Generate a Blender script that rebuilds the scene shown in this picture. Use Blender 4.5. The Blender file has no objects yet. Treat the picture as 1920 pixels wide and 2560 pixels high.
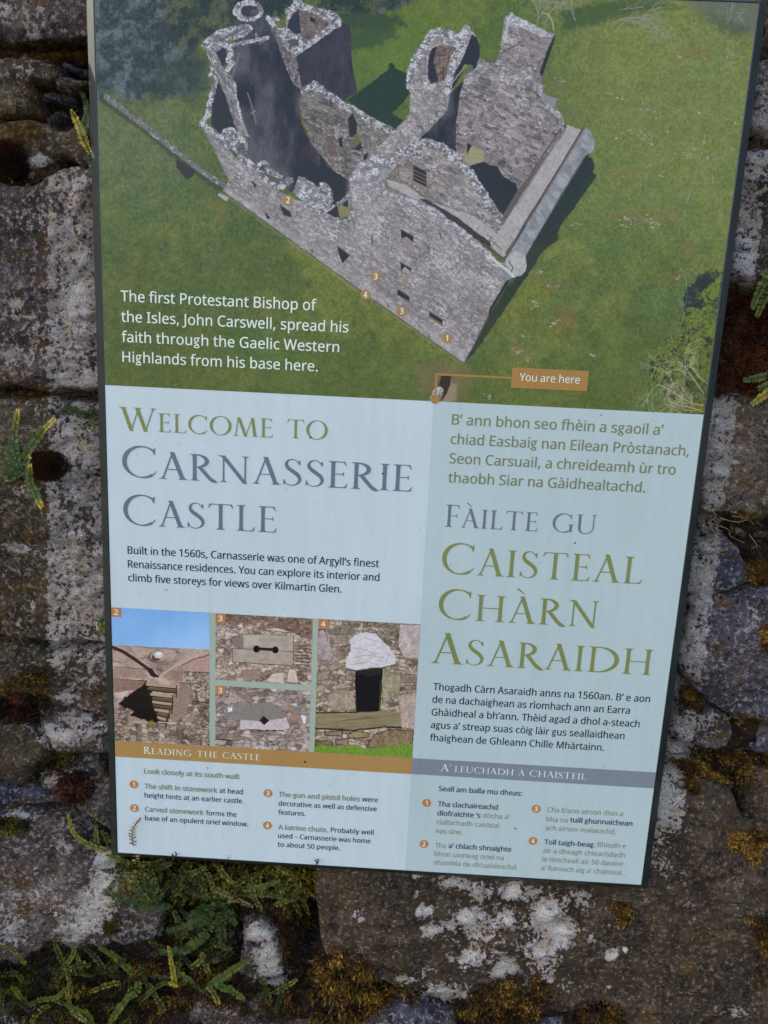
import bpy, bmesh, math, random
import numpy as np
from mathutils import Vector, Matrix
from mathutils.geometry import delaunay_2d_cdt

sc = bpy.context.scene
C = sc.collection
# ------------------------------------------------------------------ camera
# everything is measured in metres; X right along the wall, Y into the wall, Z up.
OFF = Vector((-0.30, 0.0, 1.75))            # top left corner of the sign's face
CAMP = Vector((0.301251814, -0.729275070, -0.336319955))
RC = np.array([[0.99845303, 0.02849338, 0.047746], [-0.01867851, 0.98069513, -0.19464887], [-0.05237048, 0.19345593, 0.97971023]])
cam_d = bpy.data.cameras.new('camera')
cam_d.sensor_fit = 'AUTO'; cam_d.sensor_width = 36.0; cam_d.lens = 1800.0 / 2560.0 * 36.0
cam_d.clip_start = 0.01; cam_d.clip_end = 200.0
cam = bpy.data.objects.new('camera', cam_d); C.objects.link(cam)
rx, fw, up = Vector(RC[0]), Vector(RC[1]), Vector(RC[2])
M = Matrix((( rx.x, up.x, -fw.x, 0), (rx.y, up.y, -fw.y, 0), (rx.z, up.z, -fw.z, 0), (0, 0, 0, 1)))
cam.matrix_world = Matrix.Translation(CAMP + OFF) @ M
sc.camera = cam
# ------------------------------------------------------------------ sky, sun, exposure
SUN_EL, SUN_AZ = 38.0, -0.6                  # azimuth: degrees behind the wall plane, coming from the left
sun_dir = Vector((-math.cos(math.radians(SUN_EL)) * math.cos(math.radians(SUN_AZ)),
                  -math.cos(math.radians(SUN_EL)) * math.sin(math.radians(SUN_AZ)), math.sin(math.radians(SUN_EL))))
w = bpy.data.worlds.new('World'); sc.world = w; w.use_nodes = True
bg = w.node_tree.nodes['Background']
sky = w.node_tree.nodes.new('ShaderNodeTexSky'); sky.sky_type = 'NISHITA'; sky.sun_disc = False
sky.sun_elevation = math.radians(SUN_EL)
sky.sun_rotation = math.atan2(sun_dir.x, sun_dir.y)
sky.air_density = 1.0; sky.dust_density = 1.6; sky.ozone_density = 1.0
w.node_tree.links.new(sky.outputs[0], bg.inputs[0]); bg.inputs[1].default_value = 0.15
sl = bpy.data.lights.new('sun', 'SUN'); sl.energy = 4.2; sl.angle = math.radians(0.5); sl.color = (1.0, 0.93, 0.82)
so = bpy.data.objects.new('sun', sl); C.objects.link(so)
so.rotation_euler = (-sun_dir).to_track_quat('-Z', 'Y').to_euler(); so.location = (-2, -1, 4)
sc.view_settings.view_transform = 'Standard'; sc.view_settings.look = 'None'
sc.view_settings.gamma = 1.0; sc.view_settings.exposure = 1.56
sc.view_settings.use_curve_mapping = False

# ------------------------------------------------------------------ helpers
def lin(c):
    c = np.asarray(c, float) / 255.0
    return np.where(c <= 0.04045, c / 12.92, ((c + 0.055) / 1.055) ** 2.4)
ILL = np.array([0.587, 0.726, 0.853])        # light that falls on the shaded face, per channel
def alb(c, haze=0.0):
    """printed colour seen in the shade -> reflectance of the ink"""
    return np.clip((lin(c) - haze) / ILL, 0.004, 0.92)
def at(px, py, Y=0.0):
    """point of the plane y=Y that lies under a point of the survey photograph"""
    d = rx * ((px - 960) / 1800) + fw + up * ((1280 - py) / 1800)
    t = (Y - CAMP.y) / d.y
    p = CAMP + d * t
    return Vector((p.x + OFF.x, Y, p.z + OFF.z))
def link(name, mesh, mats=(), parent=None, **props):
    o = bpy.data.objects.new(name, mesh); C.objects.link(o)
    for m in mats if isinstance(mats, (list, tuple)) else [mats]:
        if mesh.materials.find(m.name) < 0: mesh.materials.append(m)
    if parent: o.parent = parent
    for k, v in props.items(): o[k] = v
    return o
def thing(name, label, cat, loc=(0, 0, 0), group=None):
    o = bpy.data.objects.new(name, None); C.objects.link(o); o.location = loc; o.empty_display_size = 0.02
    o['label'] = label; o['category'] = cat
    if group: o['group'] = group
    return o
def mesh_from(name, V, F, smooth=False):
    me = bpy.data.meshes.new(name)
    me.from_pydata([tuple(v) for v in V], [], F); me.update()
    if smooth: me.shade_smooth()
    return me
RT = np.random.RandomState(7).rand(1024, 1024)
def vnoise(u, v, s=0):
    u = u + s * 17.31; v = v + s * 41.7
    iu = np.floor(u).astype(int); iv = np.floor(v).astype(int)
    fu = u - iu; fv = v - iv
    fu = fu * fu * (3 - 2 * fu); fv = fv * fv * (3 - 2 * fv)
    a = RT[iu & 1023, iv & 1023]; b = RT[(iu + 1) & 1023, iv & 1023]
    c = RT[iu & 1023, (iv + 1) & 1023]; d = RT[(iu + 1) & 1023, (iv + 1) & 1023]
    return (a * (1 - fu) + b * fu) * (1 - fv) + (c * (1 - fu) + d * fu) * fv
def fbm(u, v, s=0, o=4, g=0.5):
    t = 0; a = 1.0; n = 0
    for i in range(o):
        t = t + a * vnoise(u * 2 ** i, v * 2 ** i, s + i * 3); n += a; a *= g
    return t / n
def sstep(x, a, b):
    t = np.clip((x - a) / (b - a), 0, 1); return t * t * (3 - 2 * t)

# ------------------------------------------------------------------ lettering
# outlines of a humanist sans serif, cap height 1000
RAW = {
',': [375, [269,147,237,41,194,-74,148,-181,57,-181,85,-67,109,54,127,162,259,162]],
'-': [451, [56,321,56,430,395,430,395,321]],
'.': [375, [101,76,107,120,126,148,154,164,186,169,220,164,249,148,268,120,275,76,268,32,249,3,220,-14,186,-20,154,-14,126,3,107,32]],
'0': [801, [732,501,714,284,691,196,656,123,610,64,553,21,482,-5,399,-14,297,1,214,48,150,123,104,225,78,352,69,501,77,652,102,779,144,880,207,954,292,1000,399,1015,502,1000,585,954,650,880,696,779,723,652], [192,501,197,376,212,273,239,193,278,137,331,102,399,91,467,102,520,136,560,192,587,272,603,376,608,501,603,627,587,729,560,808,520,865,467,899,399,910,331,899,278,865,239,808,212,729,197,627]],
'1': [801, [497,0,377,0,377,699,377,768,380,820,382,871,342,833,296,794,189,707,125,790,395,1000,497,1000]],
'2': [801, [728,0,67,0,67,102,329,367,457,501,535,617,555,676,562,741,549,814,513,866,456,898,385,909,317,903,257,884,144,814,78,896,165,957,267,999,385,1014,472,1006,546,982,606,943,651,890,678,825,688,748,680,672,655,601,617,533,566,466,431,324,223,118,223,112,728,112]],
'3': [801, [690,766,684,703,665,650,635,605,593,570,542,544,483,527,483,521,588,495,662,445,707,374,721,284,711,202,681,130,629,69,555,24,459,-5,338,-14,192,-2,63,41,63,155,199,107,339,90,455,103,533,142,578,205,592,287,584,344,560,389,519,422,464,445,394,459,312,464,216,464,216,569,314,569,390,575,452,592,500,621,536,659,557,705,564,758,552,822,515,870,458,900,382,910,286,900,205,870,130,826,69,910,128,950,201,983,286,1006,381,1014,518,996,614,944,671,864]],
'4': [801, [773,227,627,227,627,0,508,0,508,227,29,227,29,332,500,1006,627,1006,627,338,773,338], [508,653,509,719,511,776,513,827,515,874,510,874,482,817,450,765,150,338,508,338]],
'5': [801, [385,613,481,605,563,578,630,536,680,478,711,406,721,319,710,223,676,141,622,75,548,26,456,-4,347,-14,202,0,88,41,88,157,211,109,349,91,418,97,478,114,527,144,564,186,588,240,595,307,580,393,535,457,457,497,345,510,255,503,174,489,112,528,150,1000,651,1000,651,888,255,888,231,598,296,608]],
'6': [801, [77,427,89,598,130,757,165,828,211,890,270,942,342,981,430,1006,535,1014,600,1011,658,1001,658,896,602,909,538,913,449,905,377,881,319,843,275,793,243,732,221,664,200,508,209,508,262,569,340,611,445,626,527,617,597,590,655,547,699,487,726,412,735,322,725,225,696,143,649,76,586,27,509,-4,417,-14,348,-7,284,13,226,46,176,94,134,156,103,232,84,322], [416,90,496,104,559,146,600,219,613,322,601,408,565,473,505,515,420,529,359,523,305,502,262,471,229,433,209,390,202,346,215,255,256,172,323,112,366,95]],
':': [375, [101,76,107,120,126,148,154,164,186,169,220,164,249,148,268,120,275,76,268,32,249,3,220,-14,186,-20,154,-14,126,3,107,32], [101,675,107,720,126,749,154,765,186,770,220,765,249,749,268,720,275,675,268,632,249,602,220,585,186,580,154,585,126,602,107,632]],
'A': [895, [763,0,643,310,246,310,127,0,0,0,391,1004,504,1004,894,0], [493,724,479,765,460,826,445,874,431,817,415,765,402,724,289,422,605,422]],
'B': [910, [422,1000,586,986,705,945,758,899,790,835,801,752,796,697,779,648,752,606,715,572,668,547,611,531,611,524,725,487,770,455,805,412,827,355,835,284,824,200,793,130,742,74,673,33,588,8,487,0,136,0,136,1000], [447,574,555,585,623,616,659,667,671,738,656,809,613,856,537,883,427,892,262,892,262,574], [262,469,262,106,464,106,576,119,648,158,687,218,700,294,695,344,677,387,646,421,600,447,537,464,454,469]],
'C': [885, [564,903,488,897,420,876,361,842,311,796,271,738,242,669,224,589,218,500,228,385,257,286,305,205,372,146,458,109,563,97,688,108,803,136,803,27,687,-4,545,-14,405,2,290,49,200,125,137,228,98,355,85,501,93,610,117,709,156,796,209,871,277,932,360,977,456,1005,566,1014,714,999,842,955,791,849,688,887]],
'E': [779, [695,0,136,0,136,1000,695,1000,695,889,262,889,262,577,669,577,669,468,262,468,262,111,695,111]],
'G': [1020, [570,528,916,528,916,38,752,-1,564,-14,421,2,303,48,209,124,141,226,99,352,85,500,101,646,147,772,222,874,324,950,452,998,604,1014,763,999,902,955,854,846,735,887,597,903,486,891,392,854,317,795,262,715,228,616,217,500,227,388,256,289,305,208,377,146,472,108,594,95,706,102,790,119,790,416,570,416]],
'H': [1038, [901,0,775,0,775,466,262,466,262,0,136,0,136,1000,262,1000,262,577,775,577,775,1000,901,1000]],
'I': [475, [417,0,56,0,56,73,174,99,174,899,56,927,56,1000,417,1000,417,927,300,899,300,99,417,73]],
'J': [382, [-6,-266,-64,-261,-109,-248,-109,-141,-62,-151,-8,-155,58,-141,87,-122,109,-92,124,-50,129,6,129,1000,255,1000,255,15,247,-73,223,-144,184,-198,132,-236,68,-259]],
'K': [867, [867,0,718,0,364,478,262,388,262,0,136,0,136,1000,262,1000,262,507,347,602,434,697,704,1000,852,1000,455,564]],
'L': [734, [136,0,136,1000,262,1000,262,112,699,112,699,0]],
'M': [1270, [577,0,248,877,242,877,247,805,251,711,252,606,252,0,136,0,136,1000,322,1000,630,181,636,181,950,1000,1134,1000,1134,0,1010,0,1010,615,1011,712,1015,803,1020,875,1014,875,681,0]],
'P': [847, [401,1000,570,981,686,923,736,865,766,792,776,706,756,588,729,534,689,486,635,446,566,415,480,396,377,389,262,389,262,0,136,0,136,1000], [389,892,262,892,262,497,363,497,450,502,521,518,576,544,615,583,638,634,646,700,630,785,584,845,505,880]],
'R': [871, [412,1000,525,992,617,968,687,929,737,874,766,803,776,716,769,643,746,583,713,535,672,498,576,448,850,0,703,0,461,413,262,413,262,0,136,0,136,1000], [405,891,262,891,262,520,412,520,517,532,590,568,632,628,646,710,639,769,620,815,587,849,541,873,480,886]],
'S': [769, [703,268,692,185,660,116,607,60,536,20,448,-6,346,-14,239,-8,146,8,71,34,71,154,197,113,352,95,420,100,476,115,520,139,552,171,571,210,577,256,572,301,556,339,527,371,484,401,342,462,229,513,148,576,100,655,84,759,94,833,125,896,173,946,237,983,315,1006,403,1014,555,999,679,958,640,850,527,888,401,903,343,899,296,885,259,863,232,834,217,798,211,758,217,711,232,674,260,642,301,613,430,556,579,487,633,446,672,398,695,339]],
'T': [779, [452,0,326,0,326,889,14,889,14,1000,763,1000,763,889,452,889]],
'W': [1303, [1284,1000,1018,0,891,0,696,655,679,716,664,775,652,823,646,853,641,823,630,775,616,715,598,651,409,0,282,0,17,1000,148,1000,304,389,319,326,333,264,343,206,352,151,361,209,373,270,388,333,405,396,581,1000,711,1000,895,392,913,327,929,263,940,204,950,151,961,225,978,305,999,391,1153,1000]],
'Y': [793, [396,508,657,1000,793,1000,459,388,459,0,333,0,333,382,0,1000,137,1000]],
'a': [786, [403,763,523,748,606,703,656,625,672,511,672,0,583,0,559,106,553,106,487,39,408,-1,301,-14,237,-8,180,10,132,40,95,83,72,140,64,209,86,308,153,382,265,429,424,448,552,452,552,497,542,577,511,627,462,655,396,664,284,646,185,606,147,699,263,744], [440,363,321,349,246,318,205,271,192,207,202,153,230,115,274,93,329,85,416,99,487,138,535,205,550,300,550,367]],
'b': [861, [242,805,240,716,235,651,242,651,280,695,331,731,395,755,475,763,562,752,637,720,700,666,747,590,775,494,784,375,775,257,746,160,699,84,637,29,562,-3,475,-14,395,-6,331,18,280,54,242,95,232,95,207,0,119,0,119,1064,242,1064], [454,661,382,654,328,631,288,593,262,539,247,468,242,380,242,374,254,252,288,162,353,107,457,88,545,107,607,162,644,253,657,377,644,501,607,590,544,643]],
'c': [672, [420,-14,326,-4,243,27,174,78,121,153,88,250,77,371,89,497,123,597,178,672,249,724,333,755,429,765,539,753,626,724,588,622,510,646,426,657,357,649,301,625,258,585,228,529,210,459,204,373,210,290,228,220,258,165,300,125,353,100,419,92,527,105,613,136,613,27,530,-4]],
'd': [861, [385,-14,298,-3,223,29,161,83,114,159,86,256,77,374,86,492,115,590,162,666,224,721,299,754,387,765,489,750,564,710,619,654,627,654,623,708,619,765,619,1064,742,1064,742,0,643,0,625,101,619,101,564,43,488,1], [405,88,506,105,572,153,608,235,620,350,620,373,609,496,574,588,508,644,403,662,316,643,254,583,217,491,204,371,217,252,254,162,317,107]],
'e': [790, [409,765,499,754,575,723,636,672,681,604,709,522,718,426,718,352,204,352,222,239,270,158,344,108,444,91,571,104,685,143,685,35,571,-2,438,-14,338,-3,250,29,177,84,123,159,88,255,77,370,87,484,118,581,168,659,235,717,316,753], [408,664,329,650,268,607,227,539,207,450,590,450,585,510,570,562,545,604,511,637,465,657]],
'f': [482, [465,655,276,655,276,0,153,0,153,655,21,655,21,713,153,755,153,798,160,886,181,955,217,1007,265,1043,325,1064,396,1071,478,1064,542,1046,510,950,458,964,398,971,344,960,306,929,283,876,276,800,276,751,465,751]],
'g': [861, [385,765,456,758,519,737,574,701,620,651,627,651,644,751,742,751,742,-13,733,-110,706,-191,660,-254,595,-300,511,-327,406,-336,257,-324,136,-289,136,-175,261,-218,413,-234,499,-220,565,-177,607,-110,620,-22,620,7,622,55,625,99,619,99,575,49,522,14,459,-7,387,-14,297,-3,221,31,159,88,98,211,77,374,98,535,159,659,221,718,296,753], [402,661,344,653,295,627,256,586,228,529,210,458,204,373,217,250,256,160,318,105,405,87,503,102,540,120,570,148,609,228,622,345,622,374,616,466,599,539,569,594,527,632,471,654]],
'h': [866, [242,752,240,697,235,647,244,647,304,711,385,750,478,763,561,756,630,735,683,698,721,646,744,576,752,489,752,0,630,0,630,480,620,560,590,616,537,650,462,661,387,653,331,630,290,591,263,537,247,469,242,388,242,0,119,0,119,1064,242,1064]],
'i': [361, [242,751,242,0,119,0,119,751], [182,1032,232,1013,248,989,254,954,248,919,232,895,182,875,154,880,130,895,114,919,109,954,114,989,130,1013,154,1027]],
'j': [361, [31,-336,-31,-331,-77,-319,-77,-220,-34,-230,15,-234,56,-228,90,-209,112,-174,119,-116,119,751,242,751,242,-112,237,-177,220,-232,192,-277,151,-310,98,-329], [109,954,114,989,130,1013,154,1027,182,1032,232,1013,248,989,254,954,248,919,232,895,182,875,154,880,130,895,114,919]],
'k': [748, [241,508,239,450,235,387,241,387,266,419,300,461,331,497,570,751,714,751,410,430,735,0,587,0,326,350,241,276,241,0,119,0,119,1064,241,1064]],
'l': [361, [242,0,119,0,119,1064,242,1064]],
'm': [1310, [943,765,1054,748,1133,700,1180,614,1196,489,1196,0,1074,0,1074,483,1065,561,1037,616,990,650,922,661,828,645,765,598,730,521,718,415,718,0,597,0,597,483,580,582,559,617,529,641,491,656,443,661,375,653,324,630,286,591,261,538,247,471,242,389,242,0,119,0,119,751,218,751,237,648,244,648,302,714,378,752,465,765,545,757,610,734,660,695,695,639,702,639,746,695,805,734,872,757]],
'n': [866, [480,765,598,748,683,700,735,614,752,489,752,0,630,0,630,480,620,560,590,616,537,650,462,661,357,644,290,591,254,506,242,389,242,0,119,0,119,751,218,751,237,648,244,648,306,714,388,752]],
'o': [847, [772,377,766,288,747,211,717,144,677,88,627,44,567,12,498,-8,422,-14,350,-8,284,12,225,44,175,88,134,144,103,211,84,288,77,377,88,492,119,588,170,664,239,719,325,753,426,765,522,753,606,719,675,664,728,588,761,492], [204,377,210,294,228,223,257,166,300,123,355,97,424,88,493,97,549,123,592,166,621,223,638,294,644,377,638,460,620,529,591,585,548,627,493,652,423,661,324,642,256,585,217,495]],
'p': [861, [476,765,563,754,637,722,700,668,747,593,775,496,784,377,775,259,746,162,700,85,638,30,562,-3,475,-14,373,1,296,41,242,95,234,95,239,35,242,-28,242,-336,119,-336,119,751,220,751,237,648,242,648,296,707,372,749], [454,661,386,654,332,632,292,596,265,546,249,481,242,401,242,377,247,291,262,220,288,163,328,122,384,97,457,88,519,98,569,126,608,171,635,229,651,299,657,378,644,494,607,584,544,642]],
'q': [861, [619,-15,620,43,626,101,618,101,579,57,529,20,464,-6,382,-14,297,-3,224,29,162,83,115,159,86,256,77,374,87,492,116,590,163,666,225,721,301,754,387,765,467,756,531,731,581,694,620,648,626,648,644,751,742,751,742,-336,619,-336], [406,88,476,95,530,116,571,152,598,202,614,268,620,347,620,373,609,498,573,589,507,644,403,662,315,643,254,583,217,491,204,371,217,253,254,163,317,107]],
'r': [578, [469,765,515,763,557,756,542,643,502,650,461,653,378,634,308,583,260,504,242,401,242,0,119,0,119,751,220,751,234,613,239,613,297,690,374,744,419,760]],
's': [671, [608,207,599,140,571,85,527,42,468,11,394,-8,308,-14,173,-1,73,34,73,146,181,104,311,85,392,93,447,116,478,151,489,196,473,246,418,291,304,342,179,398,133,429,99,465,78,510,71,566,91,650,149,713,239,752,353,765,481,751,592,714,550,616,451,650,345,664,278,658,229,639,199,610,189,573,207,520,268,478,382,430,504,375,549,344,581,307,601,262]],
't': [506, [370,87,427,92,475,102,475,8,419,-8,349,-14,292,-9,240,6,195,34,160,77,137,138,129,218,129,655,22,655,22,714,130,763,179,923,252,923,252,751,469,751,469,655,252,655,252,221,260,162,285,120,323,95]],
'u': [866, [746,751,746,0,646,0,627,99,622,99,560,35,478,-2,384,-14,301,-7,233,15,180,51,141,104,118,173,111,259,111,751,235,751,235,268,245,189,276,133,328,99,402,88,477,96,534,120,576,159,603,212,618,280,623,360,623,751]],
'v': [711, [284,0,0,751,132,751,291,308,315,239,338,167,352,109,357,109,373,168,397,241,420,308,580,751,711,751,426,0]],
'w': [1101, [604,424,587,482,572,537,560,585,552,623,546,623,539,585,527,536,513,481,496,423,361,1,221,1,15,752,143,752,246,352,268,270,285,191,296,127,301,127,311,169,323,223,337,279,352,329,485,752,619,752,748,329,768,261,787,190,798,129,804,129,814,188,833,267,854,352,959,752,1085,752,877,1,732,1]],
'x': [741, [297,384,38,751,178,751,371,468,563,751,702,751,443,384,716,0,576,0,371,300,164,0,25,0]],
'y': [714, [1,751,133,751,296,324,321,251,343,183,359,119,364,119,391,211,429,325,581,751,714,751,391,-104,328,-226,289,-273,242,-307,185,-329,118,-336,59,-333,15,-325,15,-227,53,-232,98,-235,173,-219,227,-173,265,-102,304,-3]],
'à': [786, [403,763,523,748,606,703,656,625,672,511,672,0,583,0,559,106,553,106,487,39,408,-1,301,-14,237,-8,180,10,132,40,95,83,72,140,64,209,86,308,153,382,265,429,424,448,552,452,552,497,542,577,511,627,462,655,396,664,284,646,185,606,147,699,263,744], [440,363,321,349,246,318,205,271,192,207,202,153,230,115,274,93,329,85,416,99,487,138,535,205,550,300,550,367], [359,1073,397,1004,446,929,493,866,493,849,410,849,357,896,299,953,247,1011,211,1059,211,1073]],
'è': [790, [409,765,499,754,575,723,636,672,681,604,709,522,718,426,718,352,204,352,222,239,270,158,344,108,444,91,571,104,685,143,685,35,571,-2,438,-14,338,-3,250,29,177,84,123,159,88,255,77,370,87,484,118,581,168,659,235,717,316,753], [408,664,329,650,268,607,227,539,207,450,590,450,585,510,570,562,545,604,511,637,465,657], [364,1073,403,1004,452,929,499,866,499,849,416,849,363,896,305,953,253,1011,217,1059,217,1073]],
'ì': [361, [242,0,119,0,119,751,242,751], [146,1073,184,1004,233,929,280,866,280,849,197,849,144,896,86,953,34,1011,-1,1059,-1,1073]],
'ò': [847, [772,377,766,288,747,211,717,144,677,88,627,44,567,12,498,-8,422,-14,350,-8,284,12,225,44,175,88,134,144,103,211,84,288,77,377,88,492,119,588,170,664,239,719,325,753,426,765,522,753,606,719,675,664,728,588,761,492], [204,377,210,294,228,223,257,166,300,123,355,97,424,88,493,97,549,123,592,166,621,223,638,294,644,377,638,460,620,529,591,585,548,627,493,652,423,661,324,642,256,585,217,495], [389,1073,428,1004,477,929,524,866,524,849,441,849,388,896,330,953,278,1011,242,1059,242,1073]],
'ù': [866, [746,751,746,0,646,0,627,99,622,99,560,35,478,-2,384,-14,301,-7,233,15,180,51,141,104,118,173,111,259,111,751,235,751,235,268,245,189,276,133,328,99,402,88,477,96,534,120,576,159,603,212,618,280,623,360,623,751], [398,1073,436,1004,485,929,532,866,532,849,450,849,396,896,338,953,286,1011,251,1059,251,1073]],
'–': [700, [56,321,56,430,644,430,644,321]],
'’': [245, [228,985,196,878,153,764,108,657,17,657,37,741,57,831,74,920,87,1000,218,1000]],
}

SANS = {}
for _c, _r in RAW.items():
    SANS[_c] = (_r[0] / 1000, [[[(q[i] / 1000, q[i + 1] / 1000) for i in range(0, len(q), 2)] for q in _r[1:]]])
def ell(cx, cy, a, b, n=22, t0=0, t1=2 * math.pi):
    closed = abs(t1 - t0) > 6.28
    return [(cx + a * math.cos(t0 + (t1 - t0) * i / (n if closed else n - 1)), cy + b * math.sin(t0 + (t1 - t0) * i / (n if closed else n - 1))) for i in range(n)]
def stroke(pts, ws):
    """polygon round a centre line with a width at every point"""
    L, R = [], []
    for i, (x, y) in enumerate(pts):
        a = pts[max(0, i - 1)]; b = pts[min(len(pts) - 1, i + 1)]
        dx, dy = b[0] - a[0], b[1] - a[1]; l = math.hypot(dx, dy) or 1; nx, ny = -dy / l, dx / l
        h = (ws[i] if hasattr(ws, '__len__') else ws) / 2
        L.append((x + nx * h, y + ny * h)); R.append((x - nx * h, y - ny * h))
    return L + R[::-1]
def smooth(P, k=5):
    out = []
    n = len(P)
    for i in range(n - 1):
        p0, p1, p2, p3 = P[max(0, i - 1)], P[i], P[i + 1], P[min(n - 1, i + 2)]
        for j in range(k):
            t = j / k
            out.append(tuple(0.5 * (2 * p1[q] + (p2[q] - p0[q]) * t + (2 * p0[q] - 5 * p1[q] + 4 * p2[q] - p3[q]) * t * t + (3 * p1[q] - p0[q] - 3 * p2[q] + p3[q]) * t ** 3) for q in range(len(p1))))
    out.append(tuple(P[-1])); return out
# two-storey g
SANS['g'] = (0.70, [[ell(.31, .52, .235, .235)[::-1], ell(.31, .52, .13, .145)],
                    [ell(.325, -.10, .275, .165)[::-1], ell(.325, -.10, .175, .085)],
                    [stroke(smooth([(.20, .33), (.13, .24), (.20, .165), (.36, .14), (.50, .06)]), .085)],
                    [stroke([(.42, .67), (.52, .71), (.66, .72)], .085)]])
# Roman inscriptional capitals drawn from strokes; cap height 1
W_ = 0.122
def _foot(x, y, w=W_, e=.085, d=1):
    return [(x - w / 2 - e, y), (x + w / 2 + e, y), (x + w / 2 + e, y + .016 * d), (x + w / 2 + .02, y + .035 * d), (x + w / 2 - .004, y + .09 * d),
            (x - w / 2 + .004, y + .09 * d), (x - w / 2 - .02, y + .035 * d), (x - w / 2 - e, y + .016 * d)][::d]
def _stem(x, w=W_, y0=0, y1=1):
    return [[(x - w / 2, y0 + .01), (x + w / 2, y0 + .01), (x + w / 2 - .006, .5), (x + w / 2, y1 - .01), (x - w / 2, y1 - .01), (x - w / 2 + .006, .5)]]
def _I(x, w=W_, e=.085): return [_stem(x, w), [_foot(x, 0, w, e)], [_foot(x, 1, w, e, -1)]]
def _arm(x0, x1, y, d):
    """thin arm ending in a beak that points d (+1 up, -1 down)"""
    return [[(x0, y), (x1 - .01 * 1, y), (x1 + .03, y + .17 * d), (x1 + .012, y + .17 * d), (x1 - .05, y + .05 * d), (x1 - .12, y + .034 * d), (x0, y + .034 * d)][::d]]
def _dg(x0, y0, x1, y1, w): return [[(x0 - w / 2, y0), (x0 + w / 2, y0), (x1 + w / 2, y1), (x1 - w / 2, y1)]]
def _arc(cx, cy, rx_, ry_, a0, a1, wmax=.122, wmin=.035, n=26, tilt=-12):
    P, Wd = [], []
    for i in range(n):
        a = math.radians(a0 + (a1 - a0) * i / (n - 1)); P.append((cx + rx_ * math.cos(a), cy + ry_ * math.sin(a)))
        c = abs(math.cos(a - math.radians(tilt))); Wd.append(wmin + (wmax - wmin) * c ** 1.3)
    return [stroke(P, Wd)]
def _ring(cx, cy, a, b):
    return [ell(cx, cy, a, b, 34), [(cx + (a - .132) * math.cos(t) * 1 + .018 * math.sin(t), cy + (b - .036) * math.sin(t)) for t in [2 * math.pi * i / 34 for i in range(34)]]]
TR = {}
TR['I'] = (.34, _I(.17))
TR['H'] = (1.0, _I(.19) + _I(.81) + [[[(.2, .49), (.8, .49), (.8, .525), (.2, .525)]]])
TR['E'] = (.66, _I(.19) + [_arm(.19, .56, 1, -1), _arm(.19, .60, 0, 1), [[(.2, .505), (.48, .505), (.50, .44), (.515, .44), (.515, .605), (.50, .605), (.48, .54), (.2, .54)]]])
TR['F'] = (.62, _I(.19) + [_arm(.19, .56, 1, -1), [[(.2, .485), (.46, .485), (.48, .42), (.495, .42), (.495, .585), (.48, .585), (.46, .52), (.2, .52)]]])
TR['L'] = (.66, _I(.19) + [_arm(.19, .60, 0, 1)])
TR['T'] = (.86, [_stem(.43), [_foot(.43, 0)], _arm(.43, .80, 1, -1), [[(.86 - x, y) for x, y in _arm(.43, .80, 1, -1)[0]]]])
_A = [_dg(.12, 0.01, .415, 1.0, .05), _dg(.72, 0.01, .40, 1.03, .135), [[(.22, .355), (.62, .355), (.62, .39), (.22, .39)]], [_foot(.12, 0, .05, .09)], [_foot(.725, 0, .12, .09)]]
TR['A'] = (.86, _A)
TR['À'] = (.86, _A + [[[(.20, 1.30), (.26, 1.33), (.47, 1.13), (.44, 1.12)]]])
TR['N'] = (1.02, [_dg(.19, 0.01, .19, .98, .048), _dg(.17, .99, .85, -.03, .14), _dg(.84, -.03, .85, 1, .048), [_foot(.19, 0, .048, .085)], [_foot(.85, 1, .048, .085, -1)], [[(.02, 1), (.25, 1), (.16, .94), (.02, .984)]]])
TR['M'] = (1.16, [_dg(.12, 0.01, .23, 1.0, .048), _dg(.25, 1.0, .58, -.02, .135), _dg(.56, -.02, .88, 1.0, .045), _dg(.88, 1.0, 1.0, 0.01, .13), [_foot(.12, 0, .045, .08)], [_foot(1.0, 0, .12, .08)]])
TR['R'] = (.84, _I(.19) + [_arc(.20, .745, .36, .238, 92, -90, .13, .032, 20, 0), [stroke(smooth([(.34, .52), (.50, .30), (.66, .09), (.80, -.01), (.90, -.03)]), [.12] * 10 + [.12, .125, .125, .12, .115, .10, .08, .05, .03, .02, .01])]])
TR['C'] = (.93, [_arc(.53, .5, .45, .49, 52, 305, .12, .035), [[(.80, .865), (.855, .965), (.872, .965), (.862, .74), (.845, .74), (.80, .84)]], [stroke([(.78, .10), (.83, .13), (.875, .19), (.885, .23)], [.04, .035, .025, .012])]])
TR['G'] = (1.0, [_arc(.53, .5, .45, .49, 52, 300, .12, .035), [[(.80, .865), (.855, .965), (.872, .965), (.862, .74), (.845, .74), (.80, .84)]], _dg(.86, .05, .86, .42, .115), [_foot(.86, .44, .115, .08, -1)], [stroke([(.74, .07), (.82, .07), (.90, .09)], [.04, .06, .04])]])
TR['O'] = (1.08, [_ring(.54, .5, .50, .52)])
TR['D'] = (1.04, _I(.19) + [_arc(.34, .5, .60, .483, 104, -104, .14, .034, 30, 0)])
TR['S'] = (.64, [[stroke(smooth([(.50, .85), (.42, .95), (.31, .985), (.18, .93), (.13, .79), (.20, .65), (.34, .53), (.48, .40), (.545, .24), (.48, .09), (.34, .015), (.20, .03), (.08, .12)]),
        [max(.03, .135 * math.exp(-((i - 30) / 17.0) ** 2)) for i in range(61)])], [[(.49, .90), (.535, .96), (.55, .96), (.545, .77), (.53, .77), (.47, .87)]], [[(.10, .10), (.06, .02), (.045, .02), (.055, .24), (.07, .24), (.12, .12)]]])
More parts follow.
